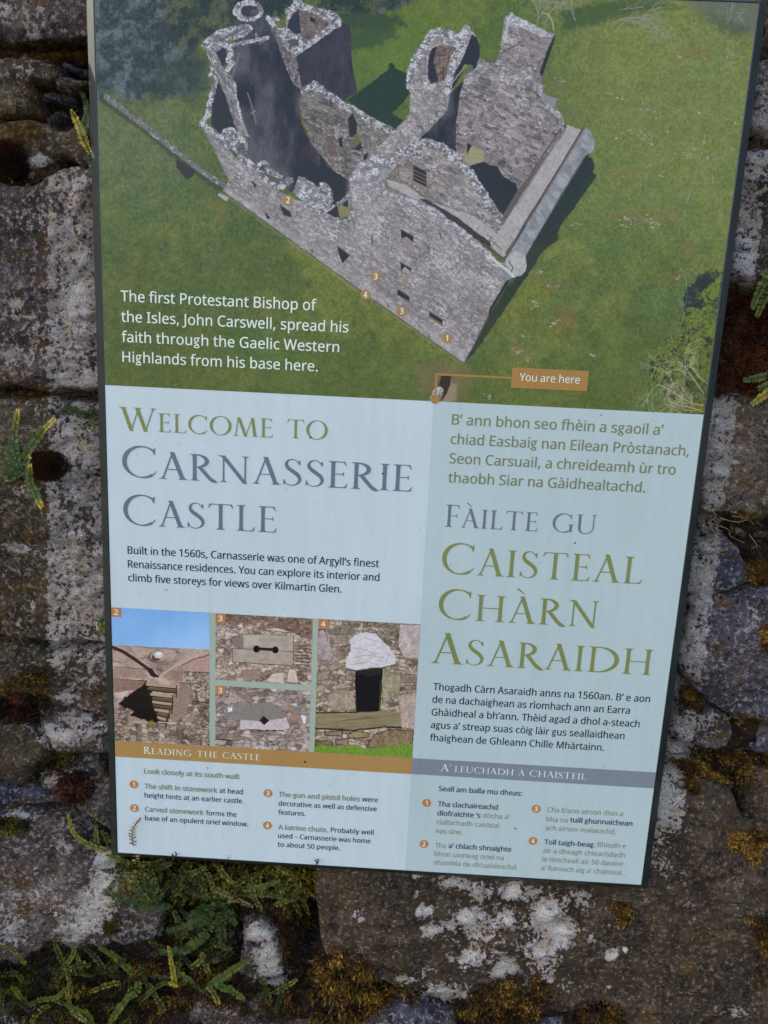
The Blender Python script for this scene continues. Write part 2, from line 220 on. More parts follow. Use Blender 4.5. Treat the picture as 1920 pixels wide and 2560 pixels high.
TR['U'] = (1.0, [_dg(.20, .30, .19, .99, W_), [_foot(.19, 1, W_, .085, -1)], [stroke(smooth([(.20, .36), (.215, .19), (.31, .05), (.47, .0), (.66, .05), (.80, .20), (.825, .36)]), [.122] * 5 + [.12, .11, .10, .09, .08, .07, .06, .055, .05, .048] + [.045] * 16)], _dg(.825, .33, .83, .99, .048), [_foot(.83, 1, .045, .085, -1)]])
TR['W'] = (1.36, [_dg(.13, 1, .42, -.02, .14), _dg(.41, -.02, .70, 1, .045), _dg(.64, 1, .95, -.02, .14), _dg(.94, -.02, 1.24, 1, .045), [_foot(.12, 1, .12, .09, -1)], [_foot(.66, 1, .12, .09, -1)], [_foot(1.24, 1, .045, .085, -1)]])
TR['’'] = (.26, [[smooth([(.09, 1.02), (.17, 1.0), (.19, .93), (.15, .84), (.08, .77), (.11, .85), (.12, .90), (.08, .95), (.09, 1.02)], 3)[:-1]]])
def _area(l): return sum(l[i - 1][0] * l[i][1] - l[i][0] * l[i - 1][1] for i in range(len(l))) / 2
def _in(p, l):
    c = False
    for i in range(len(l)):
        (ax, ay), (bx, by) = l[i - 1], l[i]
        if (ay > p[1]) != (by > p[1]) and p[0] < (bx - ax) * (p[1] - ay) / (by - ay) + ax: c = not c
    return c
def regroup(pieces):
    """one group per outer contour, with its holes"""
    out = []
    for loops in pieces:
        loops = sorted(loops, key=lambda l: -abs(_area(l))); outer = []
        for l in loops:
            home = [o for o in outer if _in(l[0], o[0])]
            if home: home[-1].append(l)
            else: outer.append([l])
        out += outer
    return out
TRI = {}
def tri(font, ch, bold):
    k = (id(font), ch, bold)
    if k not in TRI:
        adv, pieces = font[ch]; V, F, Zi = [], [], []
        for pi, loops in enumerate(regroup(pieces)):
            ls = []
            for l in loops:
                if bold:
                    n = len(l); q = []
                    for i in range(n):
                        a, b, c_ = l[i - 1], l[i], l[(i + 1) % n]
                        d1 = Vector((b[0] - a[0], b[1] - a[1])); d2 = Vector((c_[0] - b[0], c_[1] - b[1]))
                        if d1.length < 1e-6 or d2.length < 1e-6: q.append(b); continue
                        d1.normalize(); d2.normalize(); t = d1 + d2
                        if t.length < .3: t = d1
                        t.normalize(); cc = max(.6, t.dot(d1))
                        q.append((b[0] - t.y * bold / cc, b[1] + t.x * bold * .5 / cc))
                    l = q
                ls.append([Vector((x, y, 0)) for x, y in l])
            base = len(V); V += [v for l in ls for v in l]; Zi += [pi] * (len(V) - base)
            pts = [v.to_2d() for l in ls for v in l]; ed = []; q = 0
            for l in ls: ed += [(q + i, q + (i + 1) % len(l)) for i in range(len(l))]; q += len(l)
            ov, _, of, _, _, _ = delaunay_2d_cdt(pts, ed, [], 0, 1e-5)
            V = V[:base] + [Vector((v.x, v.y, 0)) for v in ov]; Zi = Zi[:base] + [pi] * len(ov)
            for t in of:
                c = ((ov[t[0]].x + ov[t[1]].x + ov[t[2]].x) / 3, (ov[t[0]].y + ov[t[1]].y + ov[t[2]].y) / 3)
                if sum(_in(c, [(v.x, v.y) for v in l]) for l in ls) % 2: F.append([base + i for i in t])
        TRI[k] = (adv, V, F, Zi)
    return TRI[k]
def text_mesh(name, s, x0, x1, v, cap, font=None, small=None, track=0.0, bold=0.0, Y=-0.0003):
    """one printed line from x0 to x1 (mm on the sign) standing on v; cap = capital height in mm"""
    font = font or SANS
    V, F = [], []; x = 0.0; first = True; last = 0
    for ch in s:
        if ch == ' ':
            x += (.36 if font is SANS else .42) * (cap if not small else small) + track * cap; first = True; continue
        big = small is None or first
        first = False if ch not in '’' else first
        sz = cap if big else small
        adv, vv, ff, zz = tri(font, ch, bold)
        b = len(V)
        V += [(x + p.x * sz, p.y * sz, zi) for p, zi in zip(vv, zz)]
        F += [[b + i for i in t] for t in ff]
        x += adv * sz + track * cap
    xs = [p[0] for p in V]; a, bb = min(xs), max(xs); k = (x1 - x0) / (bb - a)
    P = [((x0 + (p[0] - a) * k) / 1000 + OFF.x, Y - p[2] * 0.000006, (-v + p[1]) / 1000 + OFF.z) for p in V]
    me = bpy.data.meshes.new(name); me.from_pydata(P, [], F); me.update()
    # all faces look out of the wall
    bm = bmesh.new(); bm.from_mesh(me)
    fl = [f for f in bm.faces if f.normal.y > 0]
    if fl: bmesh.ops.reverse_faces(bm, faces=fl)
    bm.to_mesh(me); bm.free(); return me

# ------------------------------------------------------------------ flat printed pictures (computed, nothing is loaded)
HM = np.array([[2.71497560e+03, -1.53992062e+02, 2.35043285e+02], [1.07358491e+02, -3.07103210e+03, -5.58167134e+01], [-2.85011793e-02, -2.97010990e-01, 1.0]])
class Print:
    """canvas on the sign from (u0,v0) to (u1,v1) in mm; shapes are drawn in the coordinates they were traced in"""
    def __init__(s, u0, v0, u1, v1, res):
        s.u0, s.v0, s.res, s.HI = u0, v0, res, np.linalg.inv(HM)
        s.W = int((u1 - u0) * res); s.H = int((v1 - v0) * res)
        u = u0 + (np.arange(s.W) + .5) / res; v = v0 + (np.arange(s.H) + .5) / res
        U, Vv = np.meshgrid(u / 1000, -v / 1000)
        q = HM[0, 0] * U + HM[0, 1] * Vv + HM[0, 2], HM[1, 0] * U + HM[1, 1] * Vv + HM[1, 2], HM[2, 0] * U + HM[2, 1] * Vv + 1
        s.X = q[0] / q[2]; s.Y = q[1] / q[2]
        s.img = np.zeros((s.H, s.W, 3)); s.o = (0, 0, 1.0)
    def frame(s, x, y, k): s.o = (x, y, k)
    def P(s, pts): return np.array([(s.o[0] + x / s.o[2], s.o[1] + y / s.o[2]) for x, y in pts])
    def box(s, P, m):
        x0, x1, y0, y1 = P[:, 0].min() - m, P[:, 0].max() + m, P[:, 1].min() - m, P[:, 1].max() + m
        q = s.HI @ np.array([[x0, x1, x0, x1], [y0, y0, y1, y1], [1, 1, 1, 1]]); u = q[0] / q[2] * 1000; v = -q[1] / q[2] * 1000
        c0 = max(0, int((u.min() - s.u0) * s.res) - 1); c1 = min(s.W, int((u.max() - s.u0) * s.res) + 2); r0 = max(0, int((v.min() - s.v0) * s.res) - 1); r1 = min(s.H, int((v.max() - s.v0) * s.res) + 2)
        return None if c1 <= c0 or r1 <= r0 else (slice(r0, r1), slice(c0, c1))
    def mask(s, pts, rough=0, soft=0, closed=True, width=0, fs=.12):
        P = s.P(pts); m = rough * 2 + soft + width + 4; b = s.box(P, m)
        if b is None: return None, None
        x, y = s.X[b].copy(), s.Y[b].copy()
        if rough:
            x0, y0 = x.copy(), y.copy()
            x += (fbm(x0 * fs, y0 * fs, 3, 3) - .5) * 2 * rough; y += (fbm(x0 * fs, y0 * fs, 9, 3) - .5) * 2 * rough
        n = len(P); d = np.full(x.shape, 1e9); ins = np.zeros(x.shape, bool)
        for i in range(n if closed else n - 1):
            (ax, ay), (bx, by) = P[i], P[(i + 1) % n]
            dx, dy = bx - ax, by - ay; L = dx * dx + dy * dy + 1e-9
            t = np.clip(((x - ax) * dx + (y - ay) * dy) / L, 0, 1)
            d = np.minimum(d, (x - ax - t * dx) ** 2 + (y - ay - t * dy) ** 2)
            if closed:
                c = (ay > y) != (by > y)
                ins ^= c & (x < (bx - ax) * (y - ay) / (by - ay + 1e-12) + ax)
        d = np.sqrt(d)
        if closed: sd = np.where(ins, d, -d) + width
        else: sd = width - d
        return b, np.clip(sd / max(.8, soft) + (.5 if not soft else .5), 0, 1)
    def fill(s, pts, col, rough=0, soft=0, a=1.0, tex=None, **k):
        b, m = s.mask(pts, rough, soft, **k)
        if b is None: return
        c = np.asarray(col, float) if not callable(col) else col(s.X[b], s.Y[b])
        if tex is not None: c = c + tex(s.X[b], s.Y[b])[..., None]
        m = (m * a)[..., None]; s.img[b] = s.img[b] * (1 - m) + c * m
    def line(s, pts, col, w, a=1.0, rough=0, soft=0, tex=None): s.fill(pts, col, rough, soft, a, tex, closed=False, width=w / 2)
    def finish(s, name, haze=0.0, grain=5):
        R = np.random.RandomState(5); g = R.randn(s.H, s.W)
        im = np.clip(s.img + grain * g[..., None], 2, 250)
        A = alb(im, haze if np.isscalar(haze) else haze)
        # the image is stored as plain reflectance data
        out = np.ones((s.H, s.W, 4), np.float32); out[..., :3] = A[::-1]
        I = bpy.data.images.new(name, s.W, s.H, alpha=False, float_buffer=True)
        I.colorspace_settings.name = 'Non-Color'
        I.pixels.foreach_set(out.ravel()); I.update(); return I
def mix(a, b, t): t = t[..., None]; return np.asarray(a, float) * (1 - t) + np.asarray(b, float) * t
def cells(u, v, seed):
    """jittered cells: nearest, second nearest distance and a random number per cell"""
    iu = np.floor(u).astype(int); iv = np.floor(v).astype(int); d1 = np.full(u.shape, 9.0); d2 = np.full(u.shape, 9.0); r = np.zeros(u.shape)
    for a in (-1, 0, 1):
        for b in (-1, 0, 1):
            ci, cj = iu + a, iv + b; x = ci + .5 + (RT[(ci + seed) & 1023, (cj * 3) & 1023] - .5) * .85; y = cj + .5 + (RT[(ci * 3 + 5) & 1023, (cj + seed * 7) & 1023] - .5) * .7
            d = np.maximum(np.abs(u - x), np.abs(v - y)) * .55 + np.hypot(u - x, v - y) * .45; q = RT[(ci * 7 + 11) & 1023, (cj * 5 + seed) & 1023]
            n = d < d1; d2 = np.where(n, d1, np.minimum(d2, d)); r = np.where(n, q, r); d1 = np.where(n, d, d1)
    return d1, d2, r
def masonry(c0, c1, mort, ang=0, h=5, L=14, white=.0, mc=.35, seed=0, dark=.2, contrast=1.0, wcol=(196, 196, 204)):
    """rubble masonry: colours c0..c1, courses h high and stones about L long, turned by ang degrees"""
    ca, sa = math.cos(math.radians(ang)), math.sin(math.radians(ang))
    def f(X, Y):
        u = X * ca + Y * sa; v = -X * sa + Y * ca
        u1 = u / L + (fbm(u / L / 1.5, v / h / 2.5, seed, 3) - .5) * 1.3; v1 = v / h + (fbm(u / L / 1.3, v / h / 3, seed + 2, 3) - .5) * 1.6
        d1, d2, r = cells(u1, v1, seed)
        r2 = (r * 7.13) % 1; joint = 1 - sstep(d2 - d1, .02, .30)
        col = mix(c0, c1, r) + ((r2 - .5) * 30 * contrast)[..., None] * np.array([1.0, .95, .9])
        col = mix(col, mort, joint * mc)
        col = col * (1 - (dark * sstep(v1 - np.floor(v1), .55, 1.0) * joint)[..., None])
        g = fbm(u / 5.0, v / 1.7, seed + 11, 3) * .5 + fbm(X / 1.7, Y / 1.7, seed + 12, 2) * .5; col = col + ((g - .5) * 74 * contrast)[..., None]
        big = fbm(X / 45, Y / 45, seed + 21, 3); col = col + ((big - .5) * 36 * contrast)[..., None]
        if white:
            wm = sstep(fbm(u / 5.2, v / 2.6, seed + 31, 4, .6) + .5 * (fbm(X / 45, Y / 45, seed + 33, 3) - .5), .70 - white * .22, .84 - white * .20)
            col = mix(col, wcol, np.clip(wm, 0, 1) * .75)
        return col
    return f
def rubble(seed=0, base=(112, 110, 118), wt=.55, sc_=5.5):
    """lichen-white broken wall head"""
    def f(X, Y):
        u = X / (sc_ * 1.1) + (fbm(X / 9, Y / 9, seed + 1, 3) - .5) * 2.6; v = Y / (sc_ * .85) + (fbm(X / 9, Y / 9, seed + 2, 3) - .5) * 2.6
        d1, d2, rnd = cells(u, v, seed); ed = 1 - sstep(d2 - d1, .0, .34)
        rnd = rnd * .7 + fbm(X / 12, Y / 12, seed + 7, 3) * .6 - .15
        lum = sstep(rnd, .42 - wt * .30, .95 - wt * .30)
        c = mix(np.asarray(base, float) * .92, (192, 196, 208), lum); c = mix(c, (80, 78, 90), ed * .55)
        n2 = fbm(X / 2.0, Y / 2.0, seed + 5, 2); return c + ((n2 - .5) * 60)[..., None]
    return f
def paint_aerial():
    p = Print(0, 0, 600, 365.6, 2.6)
    X, Y = p.X, p.Y
    # grass
    n1 = fbm(X / 230, Y / 230, 1, 4); n2 = fbm(X / 60, Y / 60, 2, 4); n3 = fbm(X / 7, Y / 7, 4, 3); n4 = fbm(X / 25, Y / 25, 8, 3)
    g = mix((70, 88, 50), (100, 110, 56), sstep(n1 * .45 + n2 * .25 + n4 * .3, .36, .66))
    g = mix(g, (64, 92, 62), sstep(fbm(X / 120, Y / 120, 14, 3), .5, .72) * .6)
    g = mix(g, (112, 106, 60), sstep(fbm(X / 70, Y / 70, 17, 5, .6), .55, .78) * .4)
    rgt = sstep(X, 1150, 1550) * sstep(-Y, -900, -250)
    g = mix(g, (126, 136, 82), rgt * .75)
    lft = sstep(-X, -760, -260) * sstep(Y, 430, 900)
    g = mix(g, (60, 74, 44), lft * .72)
    g = mix(g, (84, 78, 36), lft * sstep(n2 * .6 + n4 * .4, .48, .66) * .5)
    g = mix(g, (84, 98, 88), np.exp(-(((X - 330) / 230) ** 2 + ((Y - 320) / 190) ** 2)) * .6)
    g = g + ((n3 - .5) * 34 + (n4 - .5) * 12 + (fbm(X / 2.6, Y / 2.6, 6, 2) - .5) * 22)[..., None]
    
    bright = np.exp(-(((X - 1010) / 190) ** 2 + ((Y - 130) / 150) ** 2)); g = mix(g, (92, 118, 42), bright * .8)
    lower = sstep(Y, 760, 1000); g = mix(g, (72, 88, 34), lower * .35)
    g = g * .72 + np.array([88, 98, 54]) * .28 + ((fbm(X / 3.2, Y / 4.0, 19, 3) - .5) * 26)[..., None]
    p.img[:] = g
    def soft(fr, pts, col, s=14, a=.8, rough=8, **k): p.frame(*fr); p.fill(pts, col, rough=rough, soft=s, a=a, **k)
    Z1, Z2, Z3, Z5, Z6 = (200, 0, 2.592), (800, 0, 2.592), (1280, 0, 2.592), (800, 440, 2.592), (1280, 500, 2.592)
    # woods, upper left; haze of the reflected sky is mixed into their colour
    def woods(X, Y):
        a = fbm(X / 26, Y / 26, 31, 5, .62); b = fbm(X / 4.0, Y / 4.5, 35, 4, .65); c = mix((50, 58, 62), (86, 94, 102), sstep(a, .38, .64))
        c = c + ((b - .5) * 62)[..., None]; return mix(c, (38, 44, 50), sstep(fbm(X / 13, Y / 17, 37, 4), .56, .70) * .5)
    def woods2(X, Y):
        a = fbm(X / 24, Y / 24, 41, 5, .62); b = fbm(X / 4.0, Y / 4.0, 45, 4, .65); c = mix((40, 50, 38), (78, 84, 64), sstep(a, .38, .64))
        return c + ((b - .5) * 60)[..., None]
    soft(Z1, [(60, -60), (1350, -60), (1350, 120), (1000, 150), (820, 260), (740, 330), (800, 440), (850, 560), (700, 610), (400, 660), (170, 620), (60, 600)], woods, 30, 1, 26, fs=.05)
    soft(Z1, [(540, -60), (1100, -60), (1000, 165), (800, 280), (740, 330), (620, 330), (560, 180)], woods2, 22, .8, 16, fs=.05)
    soft(Z1, [(1080, -60), (1400, -60), (1370, 70), (1250, 110), (1100, 90)], woods2, 10, .9, 10)
    soft(Z1, [(560, 380), (830, 330), (860, 560), (760, 700), (560, 560), (400, 500)], (54, 66, 62), 30, .55, 20)
    soft(Z2, [(-20, -60), (640, -60), (560, 20), (330, 80), (120, 110), (-20, 60)], woods2, 12, .95, 10)
    soft(Z2, [(110, 90), (330, 70), (520, 110), (560, 160), (360, 200), (160, 190)], (48, 62, 50), 16, .75, 16)
    soft(Z2, [(140, 210), (480, 170), (500, 230), (330, 300), (160, 330)], (52, 70, 50), 18, .7, 16)
    soft(Z2, [(320, 20), (560, -40), (640, 10), (480, 60), (380, 90)], woods, 10, .8, 14)
    # top right: trees and their shadows
    soft(Z3, [(330, 60), (560, 10), (900, -20), (1100, 40), (700, 110), (560, 160), (330, 200)], (56, 74, 50), 18, .7, 12)
    soft(Z3, [(1120, -20), (1640, -20), (1640, 250), (1420, 180), (1240, 110)], (92, 98, 92), 24, .8, 14)
    soft(Z3, [(1280, 90), (1500, 150), (1560, 210), (1440, 240), (1320, 170)], (66, 76, 62), 18, .5, 12)
    p.frame(*Z3); R = random.Random(4)
    def branch(x, y, a, l, w, col, depth=0):
        pts = [(x, y)]
        for _ in range(5):
            a += R.uniform(-.35, .35); x += math.cos(a) * l / 5; y += math.sin(a) * l / 5; pts.append((x, y))
            if depth < 3 and R.random() < .75: branch(x, y, a + R.choice([-1, 1]) * R.uniform(.4, 1.0), l * .6, w * .6, col, depth + 1)
        p.line(pts, col, w / p.o[2] * 1.0, a=.75)
    for x, y, a, l, w in [(165, 160, -1.25, 190, 9), (215, 150, -1.0, 170, 7), (410, 130, -1.7, 170, 8), (655, 150, -.75, 250, 9), (1380, 170, -.8, 150, 5), (700, 60, -.4, 150, 5), (60, 20, -1.0, 100, 5)]:
        branch(x, y, a, l, w, (134, 132, 132))
    p.line([(195, 85), (235, 90), (262, 140), (270, 195)], (150, 158, 140), 3)
    # soil and stones lying in the pasture
    for fr, pts, c in [(Z3, [(1050, 300), (1300, 290), (1280, 390), (1120, 380)], (120, 104, 66)), (Z3, [(830, 690), (960, 680), (1000, 760), (860, 760)], (124, 112, 84)), (Z3, [(380, 310), (620, 300), (600, 370), (400, 350)], (116, 108, 72)),
                       (Z3, [(600, 1090), (780, 1070), (800, 1150), (640, 1150)], (122, 108, 58)), (Z6, [(600, 60), (1080, 60), (1080, 130), (700, 140)], (124, 98, 70)), (Z6, [(160, 520), (400, 530), (380, 590), (180, 590)], (116, 84, 60)),
                       (Z6, [(310, 690), (400, 670), (410, 780), (370, 870), (310, 850), (260, 800)], (122, 94, 54)), (Z6, [(0, 900), (90, 950), (140, 1070), (60, 1030), (0, 980)], (126, 96, 62)), (Z6, [(1100, 280), (1180, 290), (1190, 370), (1110, 370)], (116, 98, 56)),
                       (Z6, [(1020, 470), (1090, 470), (1090, 550), (1040, 560)], (124, 92, 66)), (Z6, [(480, 1000), (530, 970), (545, 1020)], (122, 96, 78)), (Z3, [(220, 510), (360, 480), (380, 560), (300, 610), (230, 570)], (112, 106, 74)), (Z5, [(1500, 850), (1640, 860), (1650, 960), (1560, 960)], (118, 96, 62))]:
        soft(fr, pts, np.array(c) * .88 + 8, 16, .36, 20, fs=.07)
    R = random.Random(9)
    spots = [(Z3, 320, 520, 45, 26, 10), (Z3, 700, 640, 60, 30, 8), (Z3, 880, 720, 80, 35, 14), (Z3, 1420, 360, 90, 40, 20), (Z3, 1170, 390, 60, 20, 8), (Z3, 930, 890, 70, 45, 16), (Z3, 1130, 990, 90, 35, 18), (Z3, 1290, 1030, 60, 15, 10), (Z3, 1390, 965, 60, 20, 6), (Z3, 1400, 790, 60, 30, 8), (Z3, 800, 860, 110, 40, 16),
             (Z6, 740, 130, 60, 40, 22), (Z6, 900, 150, 60, 40, 26), (Z6, 180, 465, 25, 14, 8), (Z6, 410, 150, 24, 14, 6), (Z6, 1075, 500, 15, 22, 6), (Z6, 280, 795, 20, 12, 4), (Z6, 40, 980, 30, 22, 9), (Z6, 100, 1040, 20, 25, 7), (Z6, 290, 560, 70, 12, 10), (Z6, 515, 1005, 20, 12, 4), (Z3, 630, 610, 20, 8, 3), (Z3, 1270, 730, 40, 12, 4), (Z3, 680, 1130, 50, 20, 6), (Z3, 965, 1150, 15, 15, 3),
             (Z5, 1270, 1120, 60, 60, 10), (Z5, 1540, 945, 40, 20, 6), (Z5, 1390, 830, 20, 40, 5), (Z6, 150, 690, 20, 30, 5), (Z5, 1090, 1430, 30, 20, 6)]
    for fr, cx, cy, sx, sy, n in spots:
        p.frame(*fr)
        for _ in range(n):
            x = cx + R.gauss(0, sx * .6); y = cy + R.gauss(0, sy * .6); r = R.uniform(3, 11); v = R.uniform(112, 172)
            p.fill([(x - r, y), (x - r * .3, y - r * .8), (x + r, y - r * .3), (x + r * .5, y + r * .7)], (v, v - 6, v - 8), rough=1, soft=1.2, a=.85)
    # drystone dyke, bench, dark patch
    p.frame(*Z1)
    p.line([(150, 640), (420, 830), (690, 1050), (930, 1230)], (38, 46, 34), 22, soft=6, a=.5)
    p.line([(165, 625), (420, 815), (560, 930), (700, 1040), (850, 1150), (940, 1205)], rubble(3, (112, 112, 112), -.45, 4), 14, rough=2.5)
    p.fill([(620, 1040), (640, 1035), (745, 1100), (735, 1140), (690, 1165), (625, 1085)], (54, 48, 58), rough=1.5, soft=2)
    p.fill([(850, 1290), (950, 1330), (940, 1370), (920, 1390), (860, 1350)], (98, 96, 54), rough=3, soft=5, a=.8)
    p.fill([(890, 1265), (905, 1248), (965, 1282), (948, 1305)], (150, 150, 160), soft=1.5); p.line([(890, 1270), (945, 1310)], (70, 70, 74), 2)
    # shadows that lie on the photographed grass
    soft(Z2, [(175, 650), (300, 560), (445, 445), (443, 415), (460, 404), (480, 415), (487, 442), (590, 490), (585, 600), (540, 665), (465, 735), (550, 790), (490, 840), (300, 740)], (36, 54, 36), 2.5, .95, 2)
    soft(Z5, [(930, 1215), (1000, 1100), (1190, 640), (1300, 300), (1500, -80), (1740, -160), (1745, -50), (1790, 0), (1659, 190), (1550, 330), (1538, 420), (1450, 480), (1340, 650), (1200, 860), (990, 1160)], (40, 50, 42), 3, .96, 3)
    soft(Z3, [(470, 1010), (520, 1025), (540, 1090), (490, 1150), (430, 1240), (300, 1500), (150, 1600), (200, 1400), (430, 1040)], (40, 48, 44), 3, .96, 2)
    # --- castle, back to front
    dk = lambda X, Y: mix((38, 38, 52), (82, 82, 94), sstep(fbm(X / 50, Y / 110, 51, 4), .34, .72)) + ((fbm(X / 3, Y / 12, 52, 2) - .5) * 16)[..., None]  # dark interiors, with pale haze painted into the colour
    p.frame(0, 0, 1)
    p.fill([(1062, 250), (1110, 300), (1180, 160), (1250, 150), (1350, 230), (1372, 290), (1425, 318), (1400, 360), (1250, 600), (1180, 560), (960, 470), (900, 440), (880, 400), (1000, 330)], (92, 86, 90))
    p.frame(*Z1)
    p.fill([(1000, 130), (1230, 105), (1240, 250), (1120, 280), (1000, 300)], (70, 70, 84), rough=2, tex=lambda X, Y: (fbm(X / 4, Y / 10, 6) - .5) * 40)
    p.fill([(985, 300), (1100, 275), (1230, 190), (1290, 260), (1440, 560), (1440, 760), (1560, 980), (1650, 1110), (1760, 1150), (2085, 1400), (2085, 1560), (1900, 1500), (1640, 1380), (1430, 1280), (1350, 1230), (1200, 1190), (1120, 1090), (1060, 1010), (1090, 880), (1050, 780), (960, 600), (930, 480), (960, 440), (1000, 380)], dk, rough=2)
    p.fill([(890, 490), (930, 480), (975, 640), (1060, 880), (1000, 850), (905, 870), (850, 800), (865, 560)], (46, 46, 60), rough=2)
    p.fill([(1450, 940), (1480, 905), (1640, 1080), (1640, 1110), (1420, 1010)], (66, 54, 60), rough=2, soft=6, a=.5)
    p.fill([(880, 330), (900, 310), (935, 300), (960, 390), (925, 430)], (50, 50, 64), rough=2)
    rb = rubble(11)
    p.fill(ell(1090, 70, 98, 70, 24), rb, rough=3); p.fill(ell(1100, 72, 60, 38, 20), (56, 56, 70), rough=2); p.fill([(1110, 60), (1160, 50), (1160, 85), (1100, 100)], (96, 88, 96), rough=2, soft=3, a=.6)
    p.fill([(785, 290), (830, 235), (900, 188), (1000, 168), (1080, 150), (1125, 185), (1060, 240), (960, 262), (900, 330), (860, 345)], rubble(12, (118, 116, 126), .45), rough=3)
    for a in (0, 1, 2): p.line([(870 + a * 40, 280 - a * 18), (1010 + a * 35, 200 - a * 10)], (74, 72, 84), 3, a=.6)
    p.fill([(795, 290), (880, 340), (920, 430), (1005, 530), (1020, 640), (1060, 790), (1098, 885), (1045, 880), (1000, 800), (930, 590), (880, 480), (820, 350)], masonry((104, 101, 112), (138, 133, 140), (90, 88, 98), 62, 6, 14, .25), rough=2.5)
    for pts, w_ in [([(940, 290), (985, 330), (960, 390), (985, 410), (955, 455)], 13), ([(850, 440), (845, 490), (880, 510)], 9), ([(880, 530), (865, 590), (840, 660), (832, 740), (790, 800)], 12), ([(985, 290), (1100, 268), (1220, 240)], 9), ([(1000, 540), (1010, 640), (1050, 770)], 6)]:
        p.line(pts, rubble(13, wt=.9), w_, rough=4)
    p.line([(1033, 342), (978, 520)], (118, 116, 120), 2.2); p.line([(1085, 600), (1115, 690), (1140, 795)], (118, 116, 126), 2.5); p.line([(1110, 735), (1135, 720)], (130, 128, 134), 3)
    # keep tower at the back
    p.fill([(1215, 108), (1262, 178), (1400, 350), (1445, 590), (1380, 545), (1320, 400)], masonry((88, 82, 92), (122, 114, 120), (80, 76, 88), 64, 6, 12, .1), rough=2)
    p.fill([(1400, 355), (1560, 260), (1700, 150), (1752, 170), (1762, 400), (1796, 600), (1720, 640), (1560, 560), (1440, 590)], lambda X, Y: mix((38, 38, 52), (72, 70, 84), fbm(X / 7, Y / 30, 57, 4) * .6 + fbm(X / 50, Y / 60, 58, 3) * .4), rough=1.5)
    p.frame(*Z2); p.fill([(0, 235), (130, 150), (140, 300), (158, 470), (172, 660), (60, 600), (0, 540)], lambda X, Y: mix((38, 38, 52), (72, 70, 84), fbm(X / 7, Y / 30, 57, 4) * .6 + fbm(X / 50, Y / 60, 58, 3) * .4), rough=1.2); p.frame(*Z1)
    p.fill([(1330, 60), (1380, 20), (1385, -60), (1430, -60), (1440, 20), (1660, 80), (1695, 125), (1690, 165), (1400, 362), (1350, 330), (1262, 182), (1330, 170)], rubble(15, wt=.75), rough=3)
    p.fill([(1360, 100), (1420, 55), (1520, 90), (1625, 150), (1480, 262), (1415, 225), (1370, 200)], masonry((92, 84, 88), (124, 110, 112), (80, 74, 84), 30, 6, 12), rough=2)
    p.fill([(1350, 130), (1415, 60), (1432, 215), (1400, 222), (1340, 180)], (50, 50, 66), rough=2); p.fill([(1490, 105), (1522, 120), (1522, 150), (1492, 135)], (44, 42, 54))
    p.fill([(1345, 260), (1410, 235), (1420, 290), (1360, 310)], (62, 60, 72), rough=3, a=.8); p.line([(1215, 115), (1275, 185), (1340, 235), (1415, 240)], rubble(16, wt=.7), 11, rough=3)
    p.fill([(1240, 110), (1290, 105), (1300, 130), (1250, 140)], rb, rough=3); p.line([(1140, 215), (1165, 280), (1215, 250)], rb, 5, rough=5, a=.6)
    # cross wall with windows
    p.fill([(1425, 660), (1440, 570), (1520, 530), (1570, 560), (1725, 670), (1960, 800), (2040, 840), (2040, 940), (1900, 1010), (1880, 1060), (1760, 1180), (1700, 1140), (1640, 1100), (1560, 1000), (1500, 940), (1470, 850), (1440, 800)], masonry((96, 92, 96), (132, 126, 126), (82, 78, 84), 28, 6.5, 15, .16, mc=.5, seed=4), rough=2.5)
    p.line([(1430, 690), (1440, 790), (1480, 880)], (104, 104, 60), 8, rough=3, a=.5)
    p.line([(1450, 585), (1525, 545), (1590, 600), (1700, 680), (1790, 720), (1900, 790), (2030, 850)], rubble(17, wt=.55), 17, rough=3)
    p.frame(*Z2)
    for pts in [[(180, 770), (213, 728), (240, 800), (236, 868), (212, 890), (192, 884)], [(218, 972), (262, 920), (274, 958), (250, 975)], [(280, 1002), (312, 990), (300, 1045), (282, 1050)], [(118, 900), (142, 885), (150, 950), (130, 952)], [(60, 640), (80, 660), (72, 690)]]:
        p.fill(pts, (42, 40, 52), rough=1)
    p.fill([(38, 880), (84, 880), (108, 1000), (70, 1020), (45, 960)], (96, 78, 82), rough=3, soft=3, a=.8)
    p.fill([(215, 870), (245, 860), (268, 920), (228, 950)], (92, 96, 50), rough=4, soft=3, a=.7)
    # hall floor details near the face tower
    p.fill([(0, 990), (50, 1080), (150, 1150), (190, 1170), (205, 1345), (110, 1320), (0, 1190)], (40, 38, 52), rough=2)
    p.fill([(0, 1200), (60, 1230), (90, 1300), (70, 1380), (0, 1420)], rubble(18, (96, 94, 100), .3), rough=4)
    p.fill([(110, 1330), (190, 1345), (205, 1400), (130, 1400)], (112, 108, 78), rough=2, a=.9)
    # gable with the round stair
    p.fill([(560, 570), (598, 450), (590, 390), (640, 340), (645, 290), (720, 205), (760, 172), (800, 195), (860, 225), (905, 240), (930, 188), (965, 178), (1010, 230), (930, 420), (850, 590), (822, 720), (760, 860), (640, 920), (560, 1010), (300, 1070), (330, 1000), (500, 830), (575, 740), (590, 600)], masonry((120, 116, 122), (158, 154, 160), (96, 92, 100), 30, 7, 10, .5, seed=6), rough=3)
    p.line([(580, 560), (600, 420), (650, 330), (730, 220), (780, 200), (900, 250), (950, 190)], rubble(19, wt=.9), 20, rough=4)
    p.fill([(715, 320), (790, 290), (880, 305), (905, 310), (850, 480), (760, 545), (700, 505), (700, 390)], masonry((98, 86, 86), (126, 112, 108), (80, 72, 78), 10, 6, 10), rough=2)
